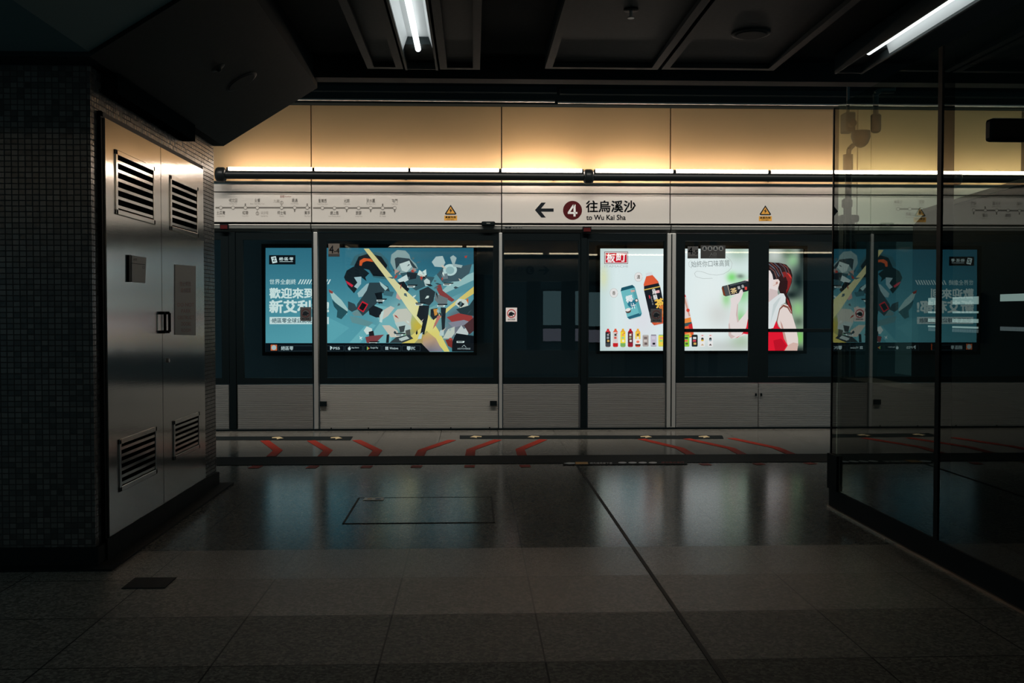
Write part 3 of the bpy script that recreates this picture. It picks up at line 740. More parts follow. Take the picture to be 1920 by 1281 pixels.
P.poly(K4([(700, 690), (760, 700), (880, 740), (840, 770), (720, 740)]), (110, 150, 156))
P.poly(K4([(950, 650), (1010, 615), (1040, 630), (990, 690), (930, 730), (925, 690)]), (222, 204, 194)); P.poly(K4([(940, 660), (960, 650), (945, 740), (925, 735)]), (214, 226, 224))
# pale cloud forms, upper middle
P.poly(K4([(1008, 290), (1015, 230), (1060, 195), (1120, 200), (1150, 230), (1160, 265), (1200, 300), (1215, 335), (1170, 350), (1080, 380), (1035, 340)]), (150, 168, 170))
P.poly(K4([(1040, 260), (1060, 250), (1150, 260), (1210, 335), (1180, 330), (1150, 290), (1080, 300), (1050, 340)]), (56, 68, 76))
P.poly(K4([(1075, 300), (1150, 275), (1168, 320), (1130, 362), (1095, 350)]), (214, 218, 216))
P.poly(K4([(1040, 340), (1070, 350), (1085, 380), (1040, 378)]), (206, 158, 146)); P.poly(K4([(1175, 325), (1205, 350), (1170, 368)]), (190, 140, 132))
P.poly(K4([(1080, 370), (1180, 355), (1260, 390), (1340, 400), (1310, 450), (1200, 500), (1130, 450)]), (62, 92, 102))
P.poly(K4([(1130, 360), (1210, 370), (1200, 410), (1140, 420)]), (38, 46, 54)); P.poly(K4([(1210, 380), (1225, 345), (1245, 360), (1275, 340), (1280, 390), (1240, 396)]), (230, 236, 232))
P.poly(K4([(1060, 420), (1130, 380), (1145, 420), (1090, 450)]), (222, 226, 226)); P.poly(K4([(1060, 440), (1110, 430), (1150, 490), (1120, 530), (1070, 490)]), (28, 34, 40))
P.poly(K4([(1060, 490), (1100, 475), (1120, 510), (1080, 572), (1050, 555)]), (224, 168, 160))
# round forms, upper right
P.poly(K4([(1318, 285), (1350, 245), (1400, 240), (1420, 290), (1400, 325), (1340, 320)]), (190, 200, 202))
P.poly(K4([(1355, 380), (1400, 330), (1530, 320), (1620, 300), (1600, 370), (1520, 430), (1400, 440)]), (72, 92, 102))
P.ell(480 + 1455 / 4, 420 + 345 / 4, 13, 11, (206, 222, 222)); P.ell(480 + 1455 / 4, 420 + 348 / 4, 8, 7, (160, 186, 190))
P.poly(K4([(1455, 250), (1480, 234), (1505, 255), (1490, 300), (1550, 310), (1540, 330), (1480, 320)]), (176, 186, 188))
P.poly(K4([(1390, 380), (1435, 370), (1440, 410), (1400, 415)]), (120, 130, 138))
# the yellow beams
P.poly(K4([(808, 185), (846, 185), (1060, 440), (1200, 570), (1300, 690), (1370, 800), (1452, 958), (1412, 958), (1310, 830), (1220, 740), (1140, 640), (1040, 490)]), None,
       cols=[(232, 206, 140), (232, 206, 140), (240, 220, 170), (250, 230, 170), (252, 226, 140), (250, 222, 130), (244, 214, 120), (244, 214, 120), (250, 220, 120), (252, 232, 160), (250, 232, 184), (240, 222, 170)])
P.poly(K4([(1635, 468), (1635, 522), (1480, 620), (1320, 760), (1180, 902), (1082, 902), (1250, 770), (1420, 640)]), None,
       cols=[(236, 200, 110), (236, 200, 110), (244, 214, 130), (252, 226, 140), (244, 212, 110), (240, 206, 100), (252, 226, 140), (246, 216, 140)])
# dark streaks and shards, centre and lower right
P.poly(K4([(1225, 500), (1290, 470), (1345, 510), (1330, 580), (1300, 612), (1230, 590)]), (48, 56, 62))
P.poly(K4([(1258, 425), (1280, 408), (1304, 425), (1306, 460), (1270, 466)]), (210, 216, 214))
P.poly(K4([(1225, 610), (1300, 612), (1290, 700), (1262, 830), (1232, 826), (1250, 740), (1206, 690)]), (36, 40, 46))
P.poly(K4([(1225, 830), (1250, 812), (1240, 862), (1212, 864)]), (214, 226, 228))
P.poly(K4([(1345, 470), (1385, 450), (1400, 500), (1490, 570), (1470, 585), (1380, 540)]), (150, 66, 66)); P.poly(K4([(1345, 520), (1440, 560), (1430, 610), (1370, 600), (1340, 570)]), (120, 124, 128))
P.poly(K4([(1385, 625), (1425, 630), (1415, 790), (1395, 800)]), (40, 44, 50)); P.poly(K4([(1380, 800), (1410, 792), (1408, 840), (1376, 838)]), (206, 214, 214))
P.poly(K4([(1310, 640), (1360, 630), (1372, 690), (1330, 722), (1308, 690)]), (44, 48, 52)); P.poly(K4([(1330, 640), (1362, 636), (1360, 680), (1340, 690)]), (230, 150, 70))
P.poly(K4([(1360, 690), (1395, 680), (1350, 760), (1325, 790)]), (206, 120, 110))
P.poly(K4([(1490, 600), (1520, 560), (1580, 570), (1595, 620), (1540, 640)]), (226, 220, 210)); P.poly(K4([(1508, 600), (1530, 580), (1565, 600), (1540, 625)]), (34, 36, 40)); P.poly(K4([(1575, 570), (1592, 555), (1594, 600)]), (230, 110, 50))
P.poly(K4([(1500, 640), (1600, 610), (1635, 560), (1635, 690), (1540, 680)]), (44, 60, 66))
P.poly(K4([(1430, 700), (1520, 670), (1620, 690), (1635, 740), (1480, 745)]), (170, 62, 60)); P.poly(K4([(1440, 740), (1560, 720), (1620, 740), (1480, 780)]), (150, 140, 156))
P.poly(K4([(1400, 860), (1440, 790), (1490, 770), (1490, 820), (1460, 860)]), (214, 210, 200)); P.poly(K4([(1490, 830), (1540, 760), (1560, 790), (1600, 760), (1590, 830), (1560, 860), (1520, 850)]), (214, 210, 212))
P.poly(K4([(1560, 760), (1635, 700), (1635, 800), (1600, 830)]), (84, 50, 54)); P.poly(K4([(1470, 890), (1500, 820), (1635, 840), (1635, 958), (1470, 958)]), (20, 24, 30))
P.poly(K4([(1420, 870), (1475, 860), (1470, 930), (1440, 915)]), (140, 50, 46))
P.poly(K4([(1250, 850), (1290, 810), (1350, 860), (1400, 958), (1290, 958), (1250, 900)]), None, cols=[(226, 170, 110), (230, 190, 110), (206, 160, 130), (150, 140, 160), (120, 116, 136), (200, 160, 140)])
# pale shards, lower middle
P.poly(K4([(1025, 680), (1060, 640), (1130, 635), (1170, 680), (1160, 740), (1165, 790), (1120, 800), (1050, 760)]), (222, 208, 196))
P.poly(K4([(1040, 740), (1110, 730), (1160, 770), (1150, 830), (1080, 810)]), (206, 212, 210)); P.poly(K4([(1070, 770), (1120, 760), (1110, 810), (1080, 815)]), (70, 74, 76)); P.poly(K4([(1120, 800), (1155, 790), (1160, 840), (1130, 850)]), (90, 88, 84))
P.poly(K4([(945, 760), (1000, 760), (1060, 800), (1080, 850), (1010, 850)]), (228, 206, 192)); P.poly(K4([(980, 830), (1000, 828), (996, 892), (975, 892)]), (36, 38, 42))
P.poly(K4([(1000, 892), (1050, 850), (1150, 830), (1180, 860), (1100, 892)]), (60, 66, 70)); P.poly(K4([(1070, 860), (1130, 840), (1150, 860), (1090, 880)]), (206, 208, 204))
P.poly(K4([(808, 800), (830, 768), (870, 785), (872, 820), (830, 830)]), (230, 232, 230)); P.poly(K4([(845, 810), (880, 800), (890, 850), (850, 860)]), (40, 34, 38)); P.poly(K4([(820, 850), (860, 840), (960, 830), (900, 892), (830, 892)]), (140, 66, 70))
P.poly(K4([(775, 840), (786, 850), (800, 846), (790, 858), (797, 872), (784, 862), (776, 866), (780, 854)]), (236, 244, 244))
rnd = random.Random(4)
for k in range(46):
    u = rnd.uniform(1000, 1620); v = rnd.uniform(240, 890); a = rnd.uniform(0, 6.28); L = rnd.uniform(14, 44); w = rnd.uniform(4, 12)
    P.poly(K4([(u + L * math.cos(a), v + L * math.sin(a)), (u - w * math.sin(a), v + w * math.cos(a)), (u - L * .5 * math.cos(a), v - L * .5 * math.sin(a)), (u + w * math.sin(a), v - w * math.cos(a))]),
           rnd.choice([(34, 40, 46), (230, 232, 228), (92, 110, 116), (60, 76, 84), (226, 200, 186), (178, 190, 192), (190, 70, 60)]))
for (u, v) in ((905, 560), (1135, 455), (1195, 590), (1360, 600), (1405, 440), (1045, 818), (850, 880), (1505, 870)):      # small caption tags
    P.poly(K4([(u, v + 8), (u + 60, v + 8), (u + 54, v + 22), (u, v + 22)]), (238, 240, 240)); P.poly(K4([(u + 2, v), (u + 78, v), (u + 72, v + 9), (u + 2, v + 9)]), (26, 28, 32)); P.poly(K4([(u + 6, v + 12), (u + 46, v + 12), (u + 44, v + 18), (u + 6, v + 18)]), (50, 52, 56))
# slogan side
P.rect(504.5, 478.5, 554, 496, (14, 20, 26))
P.poly([(508, 482), (517, 480.5), (520, 492), (511, 494)], (230, 236, 238)); P.line([(511, 484.5), (516, 483.5), (512, 490), (517.5, 489)], 1.3, (14, 20, 26))
P.text('絕·區·零', 523.5, 482.6, 550, 488.6, (230, 236, 238), 0.015); P.rect(524, 490.2, 549, 491.2, (200, 210, 214))
P.text('世界全劇終', 505.5, 523.5, 555, 533.5, (216, 228, 230), 0.008)
for k in range(12): P.poly([(558.5 + k * 5, 533), (563 + k * 5, 524), (565.5 + k * 5, 524), (561 + k * 5, 533)], (220, 230, 232))
P.text('歡迎來到', 505.5, 540.5, 589, 559.5, (228, 236, 236), 0.03)
P.text('新艾利都!', 505.5, 563.5, 616, 586.5, (228, 236, 236), 0.034)
P.rect(505.5, 594.5, 616.5, 608, (222, 232, 234))
P.text('·絕區零全球公測現正開啟', 508, 596.6, 612, 605.6, (44, 78, 92), 0.012)
# black strip with shop badges
P.poly([(498, 643.5), (790, 643.5), (806, 660), (498, 660)], (12, 18, 24))
for (a, b) in ((522, 588), (613, 645), (647, 680), (682, 715), (717.5, 752), (754, 788)):
    P.rect(a, 648.4, b, 648.9, (60, 74, 82)); P.rect(a, 658, b, 658.5, (60, 74, 82)); P.rect(a, 648.4, a + .5, 658.5, (60, 74, 82)); P.rect(b - .5, 648.4, b, 658.5, (60, 74, 82))
P.rect(507.5, 646.5, 519.5, 657.5, (226, 110, 66)); P.ell(513.5, 652, 4.6, 4.6, (188, 196, 200))
P.text('絕區零', 527, 649.5, 550, 656.8, (206, 214, 218), 0.01); P.rect(586.5, 646, 588.6, 658, (200, 76, 40))
P.poly([(619, 656), (619, 648.8), (623, 651), (623, 654), (621, 653.4), (621, 656.2)], (214, 222, 226)); P.text('PS5', 625, 651, 637, 655.4, (214, 222, 226), 0.012)
P.ell(655, 653.8, 2.6, 3, (214, 222, 226)); P.poly([(655, 650.6), (656.5, 648.8), (656, 650.8)], (214, 222, 226)); P.text('App Store', 659, 650.6, 673, 654, (214, 222, 226), 0.006)
P.poly([(688, 650), (693.5, 653.2), (688, 656.6)], (230, 120, 60)); P.poly([(688, 650), (690.6, 653.2), (688, 656.6)], (110, 200, 110)); P.text('Google Play', 694.5, 650.6, 709, 654.4, (214, 222, 226), 0.006)
for (a, b) in ((0, 0), (3, 0), (0, 3), (3, 3)): P.rect(722.5 + a, 650.4 + b, 725 + a, 652.9 + b, (214, 222, 226))
P.text('Windows', 730.5, 651, 746.5, 655.2, (214, 222, 226), 0.01)
P.poly([(763, 649.6), (769.5, 649.6), (769.5, 655), (766.2, 657.4), (763, 655)], (206, 214, 218)); P.text('EPIC', 770.5, 650.6, 778.5, 656, (206, 214, 218), 0.012)
P.text('HOYOVERSE', 858, 652.6, 882, 655.4, (190, 196, 200), 0.006); P.line([(866, 651), (870, 647), (874, 651.4)], 0.8, (190, 196, 200))
P.build('printed_film', AB)

# ---- white advert: drinks on the left, a woman drinking from a bottle on the right
AW = lightbox('white advertising lightbox with drink bottles and a woman in red', 1125, 466, 1506, 658)
P = Picture(YT, (1.20, 1.10, 1.13))
def white_bg(x, y):
    c = mix((186, 208, 204), (206, 224, 222), max(0, min(1, (x - 1125) / 30)))
    c = mix(c, (220, 230, 226), 0.8 * gauss(x, y, 1330, 560, 60, 120)); c = mix(c, (176, 196, 190), 0.8 * gauss(x, y, 1180, 462, 90, 12))
    c = mix(c, (214, 206, 214), 0.5 * gauss(x, y, 1205, 600, 28, 40)); c = mix(c, (206, 214, 168), 0.8 * gauss(x, y, 1132, 520, 8, 20))
    c = mix(c, (170, 190, 184), 0.6 * gauss(x, y, 1190, 660, 120, 9)); c = mix(c, (178, 184, 178), 0.7 * gauss(x, y, 1370, 650, 60, 14))
    c = mix(c, (196, 200, 194), 0.7 * gauss(x, y, 1350, 590, 26, 26)); c = mix(c, (150, 176, 156), 0.85 * gauss(x, y, 1385, 470, 24, 22))
    c = mix(c, (118, 210, 108), 0.95 * gauss(x, y, 1372, 520, 9, 9)); c = mix(c, (120, 196, 122), 0.9 * gauss(x, y, 1392, 545, 16, 24)); c = mix(c, (130, 200, 120), 0.7 * gauss(x, y, 1362, 560, 8, 14))
    c = mix(c, (90, 104, 92), 0.8 * gauss(x, y, 1388, 518, 7, 4)); c = mix(c, (120, 190, 110), 0.8 * gauss(x, y, 1389, 600, 10, 20)); c = mix(c, (150, 176, 140), 0.6 * gauss(x, y, 1390, 640, 20, 14))
    c = tuple(q * 1.05 for q in c); r = max(0, min(1, (x - 1428) / 14))
    d = (136, 152, 140)
    d = mix(d, (196, 206, 198), 0.9 * gauss(x, y, 1452, 478, 16, 16)); d = mix(d, (84, 108, 88), 0.9 * gauss(x, y, 1478, 476, 10, 10)); d = mix(d, (150, 206, 150), 0.9 * gauss(x, y, 1487, 490, 10, 12))
    d = mix(d, (12, 28, 28), 0.97 * gauss(x, y, 1497, 528, 14, 28)); d = mix(d, (14, 26, 26), 0.9 * gauss(x, y, 1504, 480, 6, 40)); d = mix(d, (60, 84, 72), 0.8 * gauss(x, y, 1490, 540, 7, 7))
    d = mix(d, (14, 26, 26), 0.9 * gauss(x, y, 1484, 553, 14, 8))
    d = mix(d, (140, 196, 130), 0.9 * gauss(x, y, 1496, 580, 12, 16)); d = mix(d, (74, 96, 76), 0.8 * gauss(x, y, 1497, 603, 9, 8)); d = mix(d, (120, 204, 90), 0.9 * gauss(x, y, 1500, 632, 7, 14)); d = mix(d, (26, 36, 32), 0.9 * gauss(x, y, 1500, 658, 16, 9))
    return mix(c, d, r)
P.grid(1125, 466, 1506, 658, 150, 76, white_bg)
# brand plate
P.rect(1133, 472, 1177.5, 495, (120, 60, 58)); P.rect(1134, 473, 1176.5, 494, (206, 222, 218)); P.rect(1135.5, 474.5, 1175, 492.5, (196, 24, 44))
P.text('板', 1137.5, 476, 1153, 491.5, (240, 240, 236), 0.02, 0.06); P.text('町', 1156, 475.5, 1173.5, 490.5, (240, 240, 236), 0.02, 0.05)
P.text('ITAMACHI', 1133.5, 497.4, 1177, 501.6, (168, 180, 178))
# little round captions
for (cx, cy, ch) in ((1197, 519.5, '濃'), (1151, 549.5, '香')):
    P.ell(cx, cy, 7.4, 8.6, (226, 228, 224)); P.line(ell(cx, cy, 7.4, 8.6, 20), 0.5, (176, 176, 168)); P.text(ch, cx - 3, cy - 3.6, cx + 3, cy + 3.6, (92, 84, 72), 0.01)
def rotf(cx, cy, a):
    c, s_ = math.cos(a), math.sin(a)
    return lambda pts: [(cx + x * c - y * s_, cy + x * s_ + y * c) for x, y in pts]
# teal can
R = rotf(1183, 567, -0.26)
P.poly(R([(-13, -26), (-10, -31), (11, -31), (14.5, -26), (14.5, 26), (11, 30), (-11, 30), (-14, 26)]), (108, 186, 190))
P.poly(R([(-13.5, -25), (-10, -31), (11, -31), (14.5, -25)]), (28, 84, 100)); P.poly(R([(-13.8, 25), (14.4, 23), (11.5, 29), (-11, 30)]), (40, 100, 120)); P.poly(R([(-11, 30), (11, 30), (9, 32), (-9, 32)]), (210, 214, 212))
P.poly(R([(8, -24), (14.5, -24), (14.5, 24), (9.5, 26)]), (88, 164, 170)); P.poly(R([(5, -22), (12.5, -21), (12.5, -17.5), (5, -18)]), (206, 170, 160))
P.ell(1184.5, 569, 8, 8, (40, 114, 136), n=18); P.text('椰', 1173.5, 554, 1186.5, 567, (238, 244, 242), 0.02, -0.26); P.text('汁', 1183, 568.5, 1192, 579, (238, 244, 242), 0.02, -0.26)
P.ell(1178, 583, 5.4, 4.4, (88, 70, 64), -0.3); P.ell(1177.6, 581, 5, 3, (230, 230, 224), -0.3); P.ell(1193.5, 563.5, 3.4, 3.4, (60, 64, 66)); P.ell(1193.5, 563.5, 2.2, 2.2, (230, 226, 216))
# dark tea bottle
def bottle_big(cx, cy, a, body, liq, base):
    R = rotf(cx, cy, a)
    P.poly(R([(-6, -56), (6, -56), (6.5, -50), (15, -36), (16, -24), (15, 38), (11, 44), (-11, 44), (-15, 38), (-16, -24), (-15, -36), (-6.5, -50)]), (214, 222, 222))
    P.poly(R([(-6, -50), (6, -50), (14, -36), (14, -32), (-14, -32), (-14, -36)]), liq)
    P.poly(R([(-14, -33), (14, -33), (15.6, -24), (15, 30), (-15, 30), (-15.6, -24)]), body)
    P.poly(R([(-14, 30), (14, 30), (14, 38), (10.5, 43), (-10.5, 43), (-14, 38)]), base)
    return R
R = bottle_big(1228, 566, -0.21, (26, 32, 38), (218, 92, 56), (206, 88, 52))
P.poly(R([(-15.6, -27), (15.6, -27), (15.6, -25), (-15.6, -25)]), (206, 176, 84)); P.poly(R([(4, -20), (12.5, -20), (12.5, -15), (4, -15)]), (232, 180, 180))
P.text('烏', 1222.5, 541.5, 1230, 551.5, (232, 236, 232), 0.02, -0.21); P.text('龍', 1225, 552.5, 1232.5, 562, (232, 236, 232), 0.02, -0.21); P.text('茶', 1228.5, 560, 1246, 577, (238, 196, 84), 0.03, -0.21)
P.poly(R([(-9, -14), (-7, -14), (-7, -8), (-9, -8)]), (214, 60, 70)); P.text('OOLONG TEA', 1214, 563, 1231, 565, (170, 178, 180), 0, 1.36)
P.poly(R([(6, 10), (14, 8), (14, 30), (6, 30)]), (206, 120, 60)); P.poly(R([(-6, 34), (2, 33), (4, 38), (-4, 40)]), (226, 150, 70))
# amber bottle beyond the post
R = bottle_big(1279, 592, -0.2, (226, 212, 206), (222, 70, 70), (222, 96, 52))
P.poly(R([(8, -40), (12, -36), (15, 4), (12, 4)]), (206, 160, 140)); P.poly(R([(-14, 8), (15, 6), (15, 16), (-14, 16)]), (232, 138, 62)); P.poly(R([(-14, 15), (15, 15), (15, 21), (-14, 21)]), (60, 84, 84)); P.poly(R([(-14, 21), (15, 21), (14.5, 38), (-14, 38)]), (226, 96, 56)); P.poly(R([(8, 19), (15.5, 18), (15, 30), (8, 30)]), (200, 40, 44))
P.ell(1290, 582, 3.2, 3.2, (214, 70, 54)); P.poly(R([(-10, 36), (8, 34), (10, 41), (-8, 43)]), (236, 176, 84))
# row of small bottles and cans
def small_bottle(cx, body, neck, base, patch):
    P.poly([(cx - 1.8, 616.5), (cx + 1.8, 616.5), (cx + 2, 619), (cx + 4.7, 622.5), (cx + 4.9, 649), (cx + 3.8, 650.6), (cx - 3.8, 650.6), (cx - 4.9, 649), (cx - 4.7, 622.5), (cx - 2, 619)], neck)
    P.rect(cx - 4.8, 622.8, cx + 4.8, 643.5, body); P.poly([(cx - 4.9, 643.5), (cx + 4.9, 643.5), (cx + 4.7, 649), (cx + 3.8, 650.4), (cx - 3.8, 650.4), (cx - 4.7, 649)], base)
    P.rect(cx - 2, 626, cx + 2, 630, patch[0]); P.rect(cx - 2.4, 631.6, cx + 2, 635.6, patch[1]); P.rect(cx - 1.6, 637.4, cx + 2.6, 641.4, patch[2]); P.rect(cx + 1, 624.2, cx + 3.6, 625.8, (214, 60, 60)); P.rect(cx - 2.6, 650.6, cx + 2.6, 651.6, (170, 186, 180))
small_bottle(1140, (24, 30, 34), (206, 50, 54), (66, 72, 74), [(150, 156, 156), (150, 156, 156), (200, 160, 80)])
small_bottle(1154, (216, 208, 200), (224, 92, 60), (196, 36, 40), [(60, 66, 66), (206, 90, 80), (200, 206, 204)])
small_bottle(1168, (240, 220, 60), (232, 176, 50), (120, 176, 96), [(236, 160, 90), (160, 206, 160), (240, 236, 200)])
small_bottle(1182, (92, 36, 44), (180, 24, 40), (150, 34, 46), [(226, 216, 210), (150, 170, 120), (220, 214, 206)])
small_bottle(1196, (240, 206, 70), (236, 176, 66), (206, 66, 48), [(120, 96, 60), (232, 226, 210), (230, 120, 90)])
P.rect(1191, 645.5, 1201, 648, (60, 40, 34)); P.rect(1191.2, 636, 1200.8, 645.5, (236, 232, 222)); P.ell(1196, 641, 3, 2.4, (230, 130, 100))
def small_can(cx, body, top, patch):
    P.poly([(cx - 5.6, 629.5), (cx - 4.4, 627.8), (cx + 4.4, 627.8), (cx + 5.6, 629.5), (cx + 5.6, 648.6), (cx + 4.6, 650.2), (cx - 4.6, 650.2), (cx - 5.6, 648.6)], body)
    P.rect(cx - 4.8, 627.6, cx + 4.8, 629.4, top); P.rect(cx - 3, 632, cx + 3, 636, patch[0]); P.rect(cx - 3.4, 637.4, cx + 2.4, 641, patch[1]); P.rect(cx - 2, 642.6, cx + 3, 646.6, patch[2]); P.rect(cx - 5, 648.6, cx + 5, 649.4, top)
small_can(1210.5, (170, 162, 154), (196, 200, 196), [(120, 108, 104), (206, 200, 192), (104, 92, 90)])
small_can(1225.5, (196, 192, 204), (120, 120, 130), [(206, 204, 214), (186, 182, 196), (40, 40, 48)])
small_can(1240, (232, 220, 70), (140, 190, 140), [(236, 160, 120), (150, 206, 130), (240, 200, 90)])
small_can(1258, (214, 92, 80), (150, 60, 60), [(240, 220, 210), (220, 140, 120), (240, 210, 120)])
small_can(1272, (206, 206, 212), (150, 150, 160), [(120, 160, 200), (200, 206, 214), (90, 120, 160)])
small_can(1287, (150, 214, 60), (96, 150, 70), [(60, 90, 60), (226, 110, 80), (80, 110, 60)])
small_can(1302.5, (26, 32, 36), (40, 60, 54), [(214, 220, 216), (206, 70, 80), (206, 170, 90)])
for cx, c in ((1317, (216, 176, 60)), (1332, (150, 170, 176))):
    P.rect(cx - 4.6, 627, cx + 4.6, 650, (230, 232, 228)); P.rect(cx - 1.8, 628.6, cx + 1.8, 629.8, (206, 60, 60)); P.ell(cx, 636, 2.4, 3, (60, 64, 66)); P.ell(cx, 638.4, 2.6, 1.6, c); P.poly([(cx - 3, 648), (cx, 644.4), (cx + 3, 648)], (196, 170, 130) if cx < 1325 else (90, 80, 76))
# handwritten line with a thin loop round it
P.text('始終你口味高質', 1296, 488.5, 1368, 500.5, (120, 132, 130), -0.012, -0.03)
P.line([(1296, 488), (1291, 493), (1292, 499), (1297, 503)], 0.5, (170, 178, 174)); P.line([(1362, 481), (1369, 487), (1373, 494), (1371, 503), (1365, 509), (1356, 514), (1344, 516), (1330, 514.6), (1316, 509.5), (1306, 508.6), (1302, 513), (1305, 519), (1318, 522.6), (1336, 522)], 0.6, (170, 180, 176))
# the woman, drawn as one printed figure
W = lambda pts: [(1300 + u / 5.3375, 440 + v / 5.3375) for u, v in pts]
skin, skin2, skin3 = (226, 218, 214), (206, 186, 180), (186, 160, 152)
P.poly(W([(370, 640), (440, 600), (478, 570), (498, 590), (470, 660), (448, 690), (440, 800), (450, 870), (520, 790), (560, 720), (640, 620), (690, 610), (690, 960), (540, 1000), (430, 1036), (380, 1044), (352, 1010), (352, 900), (372, 760), (378, 690)]), skin)
P.poly(W([(440, 690), (448, 700), (444, 800), (455, 872), (440, 880), (426, 800)]), skin2); P.poly(W([(352, 900), (362, 880), (380, 1000), (420, 1020), (380, 1044), (352, 1010)]), skin2)
P.poly(W([(640, 640), (700, 590), (764, 600), (764, 960), (600, 960), (560, 800)]), (222, 226, 224))
P.poly(W([(420, 1036), (480, 1006), (530, 930), (545, 850), (600, 800), (700, 780), (764, 800), (764, 1164), (600, 1164), (560, 1000), (500, 992), (440, 1032)]), (214, 30, 50))
P.poly(W([(450, 480), (560, 440), (575, 540), (470, 600), (372, 616), (440, 570)]), skin)   # the hand behind the bottle
# face, neck and ear
P.poly(W([(640, 330), (690, 292), (764, 290), (900, 320), (900, 470), (850, 520), (840, 600), (764, 650), (690, 640), (660, 600), (640, 570), (632, 545), (622, 540), (630, 520), (612, 500), (628, 470), (622, 430), (628, 380)]), skin)
P.poly(W([(764, 540), (840, 560), (850, 620), (764, 700), (740, 640)]), (206, 190, 186)); P.poly(W([(648, 425), (690, 415), (690, 422), (650, 434)]), (60, 50, 50)); P.poly(W([(628, 525), (660, 522), (655, 540), (632, 545)]), (196, 90, 96))
# hair
P.poly(W([(690, 300), (730, 270), (800, 280), (860, 282), (930, 300), (975, 350), (992, 410), (985, 480), (960, 545), (935, 600), (960, 640), (985, 720), (992, 810), (975, 790), (950, 730), (925, 680), (925, 630), (905, 600), (870, 590), (850, 540), (862, 480), (850, 450), (800, 450), (790, 400), (768, 360), (700, 350)]), (44, 22, 22))
P.poly(W([(880, 380), (920, 370), (960, 420), (985, 440), (975, 500), (955, 545), (930, 590), (930, 520), (910, 450)]), (130, 34, 32)); P.poly(W([(905, 430), (925, 420), (945, 470), (940, 540), (925, 560)]), (46, 20, 22))
P.poly(W([(925, 370), (970, 400), (986, 440), (970, 430)]), (206, 60, 52)); P.poly(W([(930, 630), (955, 660), (985, 740), (990, 800), (972, 760), (945, 700)]), (124, 40, 38))
P.poly(W([(768, 350), (790, 330), (850, 360), (862, 400), (850, 440), (800, 450), (790, 400)]), (32, 28, 34))
for (a, b, c) in (((730, 275), (860, 420), (92, 104, 118)), ((770, 278), (872, 410), (110, 66, 62)), ((810, 282), (900, 420), (86, 92, 104)), ((860, 286), (940, 400), (84, 70, 78)), ((900, 300), (960, 390), (120, 64, 58)), ((765, 310), (850, 430), (74, 44, 42)), ((765, 330), (835, 440), (120, 80, 72))):
    P.line(W([a, ((a[0] + b[0]) / 2 + 12, (a[1] + b[1]) / 2 - 14), b]), 1.5, c)
P.poly(W([(800, 470), (820, 448), (850, 446), (866, 470), (858, 500), (836, 524), (808, 522), (790, 515)]), (228, 214, 206)); P.poly(W([(826, 476), (842, 468), (848, 488), (828, 502)]), (176, 132, 118)); P.line(W([(800, 512), (822, 500), (840, 470)]), 0.7, (186, 140, 126))
# towel, shoulder, arm, top
P.poly(W([(868, 720), (905, 692), (945, 706), (975, 760), (1000, 840), (1030, 940), (1048, 1040), (1050, 1110), (1000, 1164), (890, 1164), (880, 960), (840, 880)]), (224, 212, 204))
P.poly(W([(900, 1164), (940, 1110), (1000, 1080), (1050, 1090), (1040, 1164)]), (208, 178, 166)); P.poly(W([(870, 860), (890, 900), (920, 1000), (945, 1110), (920, 1140), (900, 1040)]), (190, 150, 138))
P.poly(W([(862, 740), (900, 700), (950, 720), (985, 790), (975, 790), (940, 735), (900, 722), (868, 752), (840, 860), (848, 920), (880, 944), (860, 944), (830, 880)]), (130, 84, 70))
P.poly(W([(740, 960), (800, 930), (825, 850), (850, 920), (890, 960), (905, 1040), (945, 1110), (910, 1164), (740, 1164)]), (220, 22, 46)); P.poly(W([(800, 1060), (880, 1040), (930, 1110), (900, 1164), (820, 1164)]), (186, 14, 36))
P.poly(W([(740, 690), (800, 640), (870, 588), (905, 590), (925, 630), (920, 680), (880, 705), (860, 745), (835, 850), (800, 935), (740, 950)]), (216, 224, 222)); P.poly(W([(800, 700), (850, 640), (880, 620), (830, 720), (790, 830), (770, 900)]), (196, 208, 206))
# bottle in her hand
R = rotf(1378, 541.5, -0.235)
P.poly(R([(-24, -7), (-22, -10), (22, -10.5), (27, -8), (40, -4), (42, -3), (42, 3), (40, 4), (27, 8), (22, 10), (-20, 10), (-24, 7)]), (32, 36, 40))
P.poly(R([(-24, -7), (-21, -9.5), (-20, 9.5), (-24, 7)]), (120, 60, 34)); P.poly(R([(-20, -9.8), (-12.5, -10), (-12, 10), (-20, 9.8)]), (76, 80, 80)); P.poly(R([(-12.5, -10), (-11, -10), (-10.5, 10), (-12, 10)]), (170, 160, 140)); P.poly(R([(-8, -9), (24, -9.4), (24, -7), (-8, -6.6)]), (70, 78, 82))
P.text('茶', 1370, 540, 1381.5, 550.5, (222, 196, 140), 0.02, -0.235); P.text('龍', 1383, 536.6, 1388, 542.4, (206, 208, 204), 0.01, -0.235); P.text('烏', 1390, 534, 1395, 540, (206, 208, 204), 0.01, -0.235); P.rect(1396.5, 538, 1400.5, 543.5, (214, 70, 60))
P.poly(W([(448, 600), (470, 556), (488, 546), (496, 570), (490, 600), (466, 640)]), skin)
P.build('printed_film', AW)

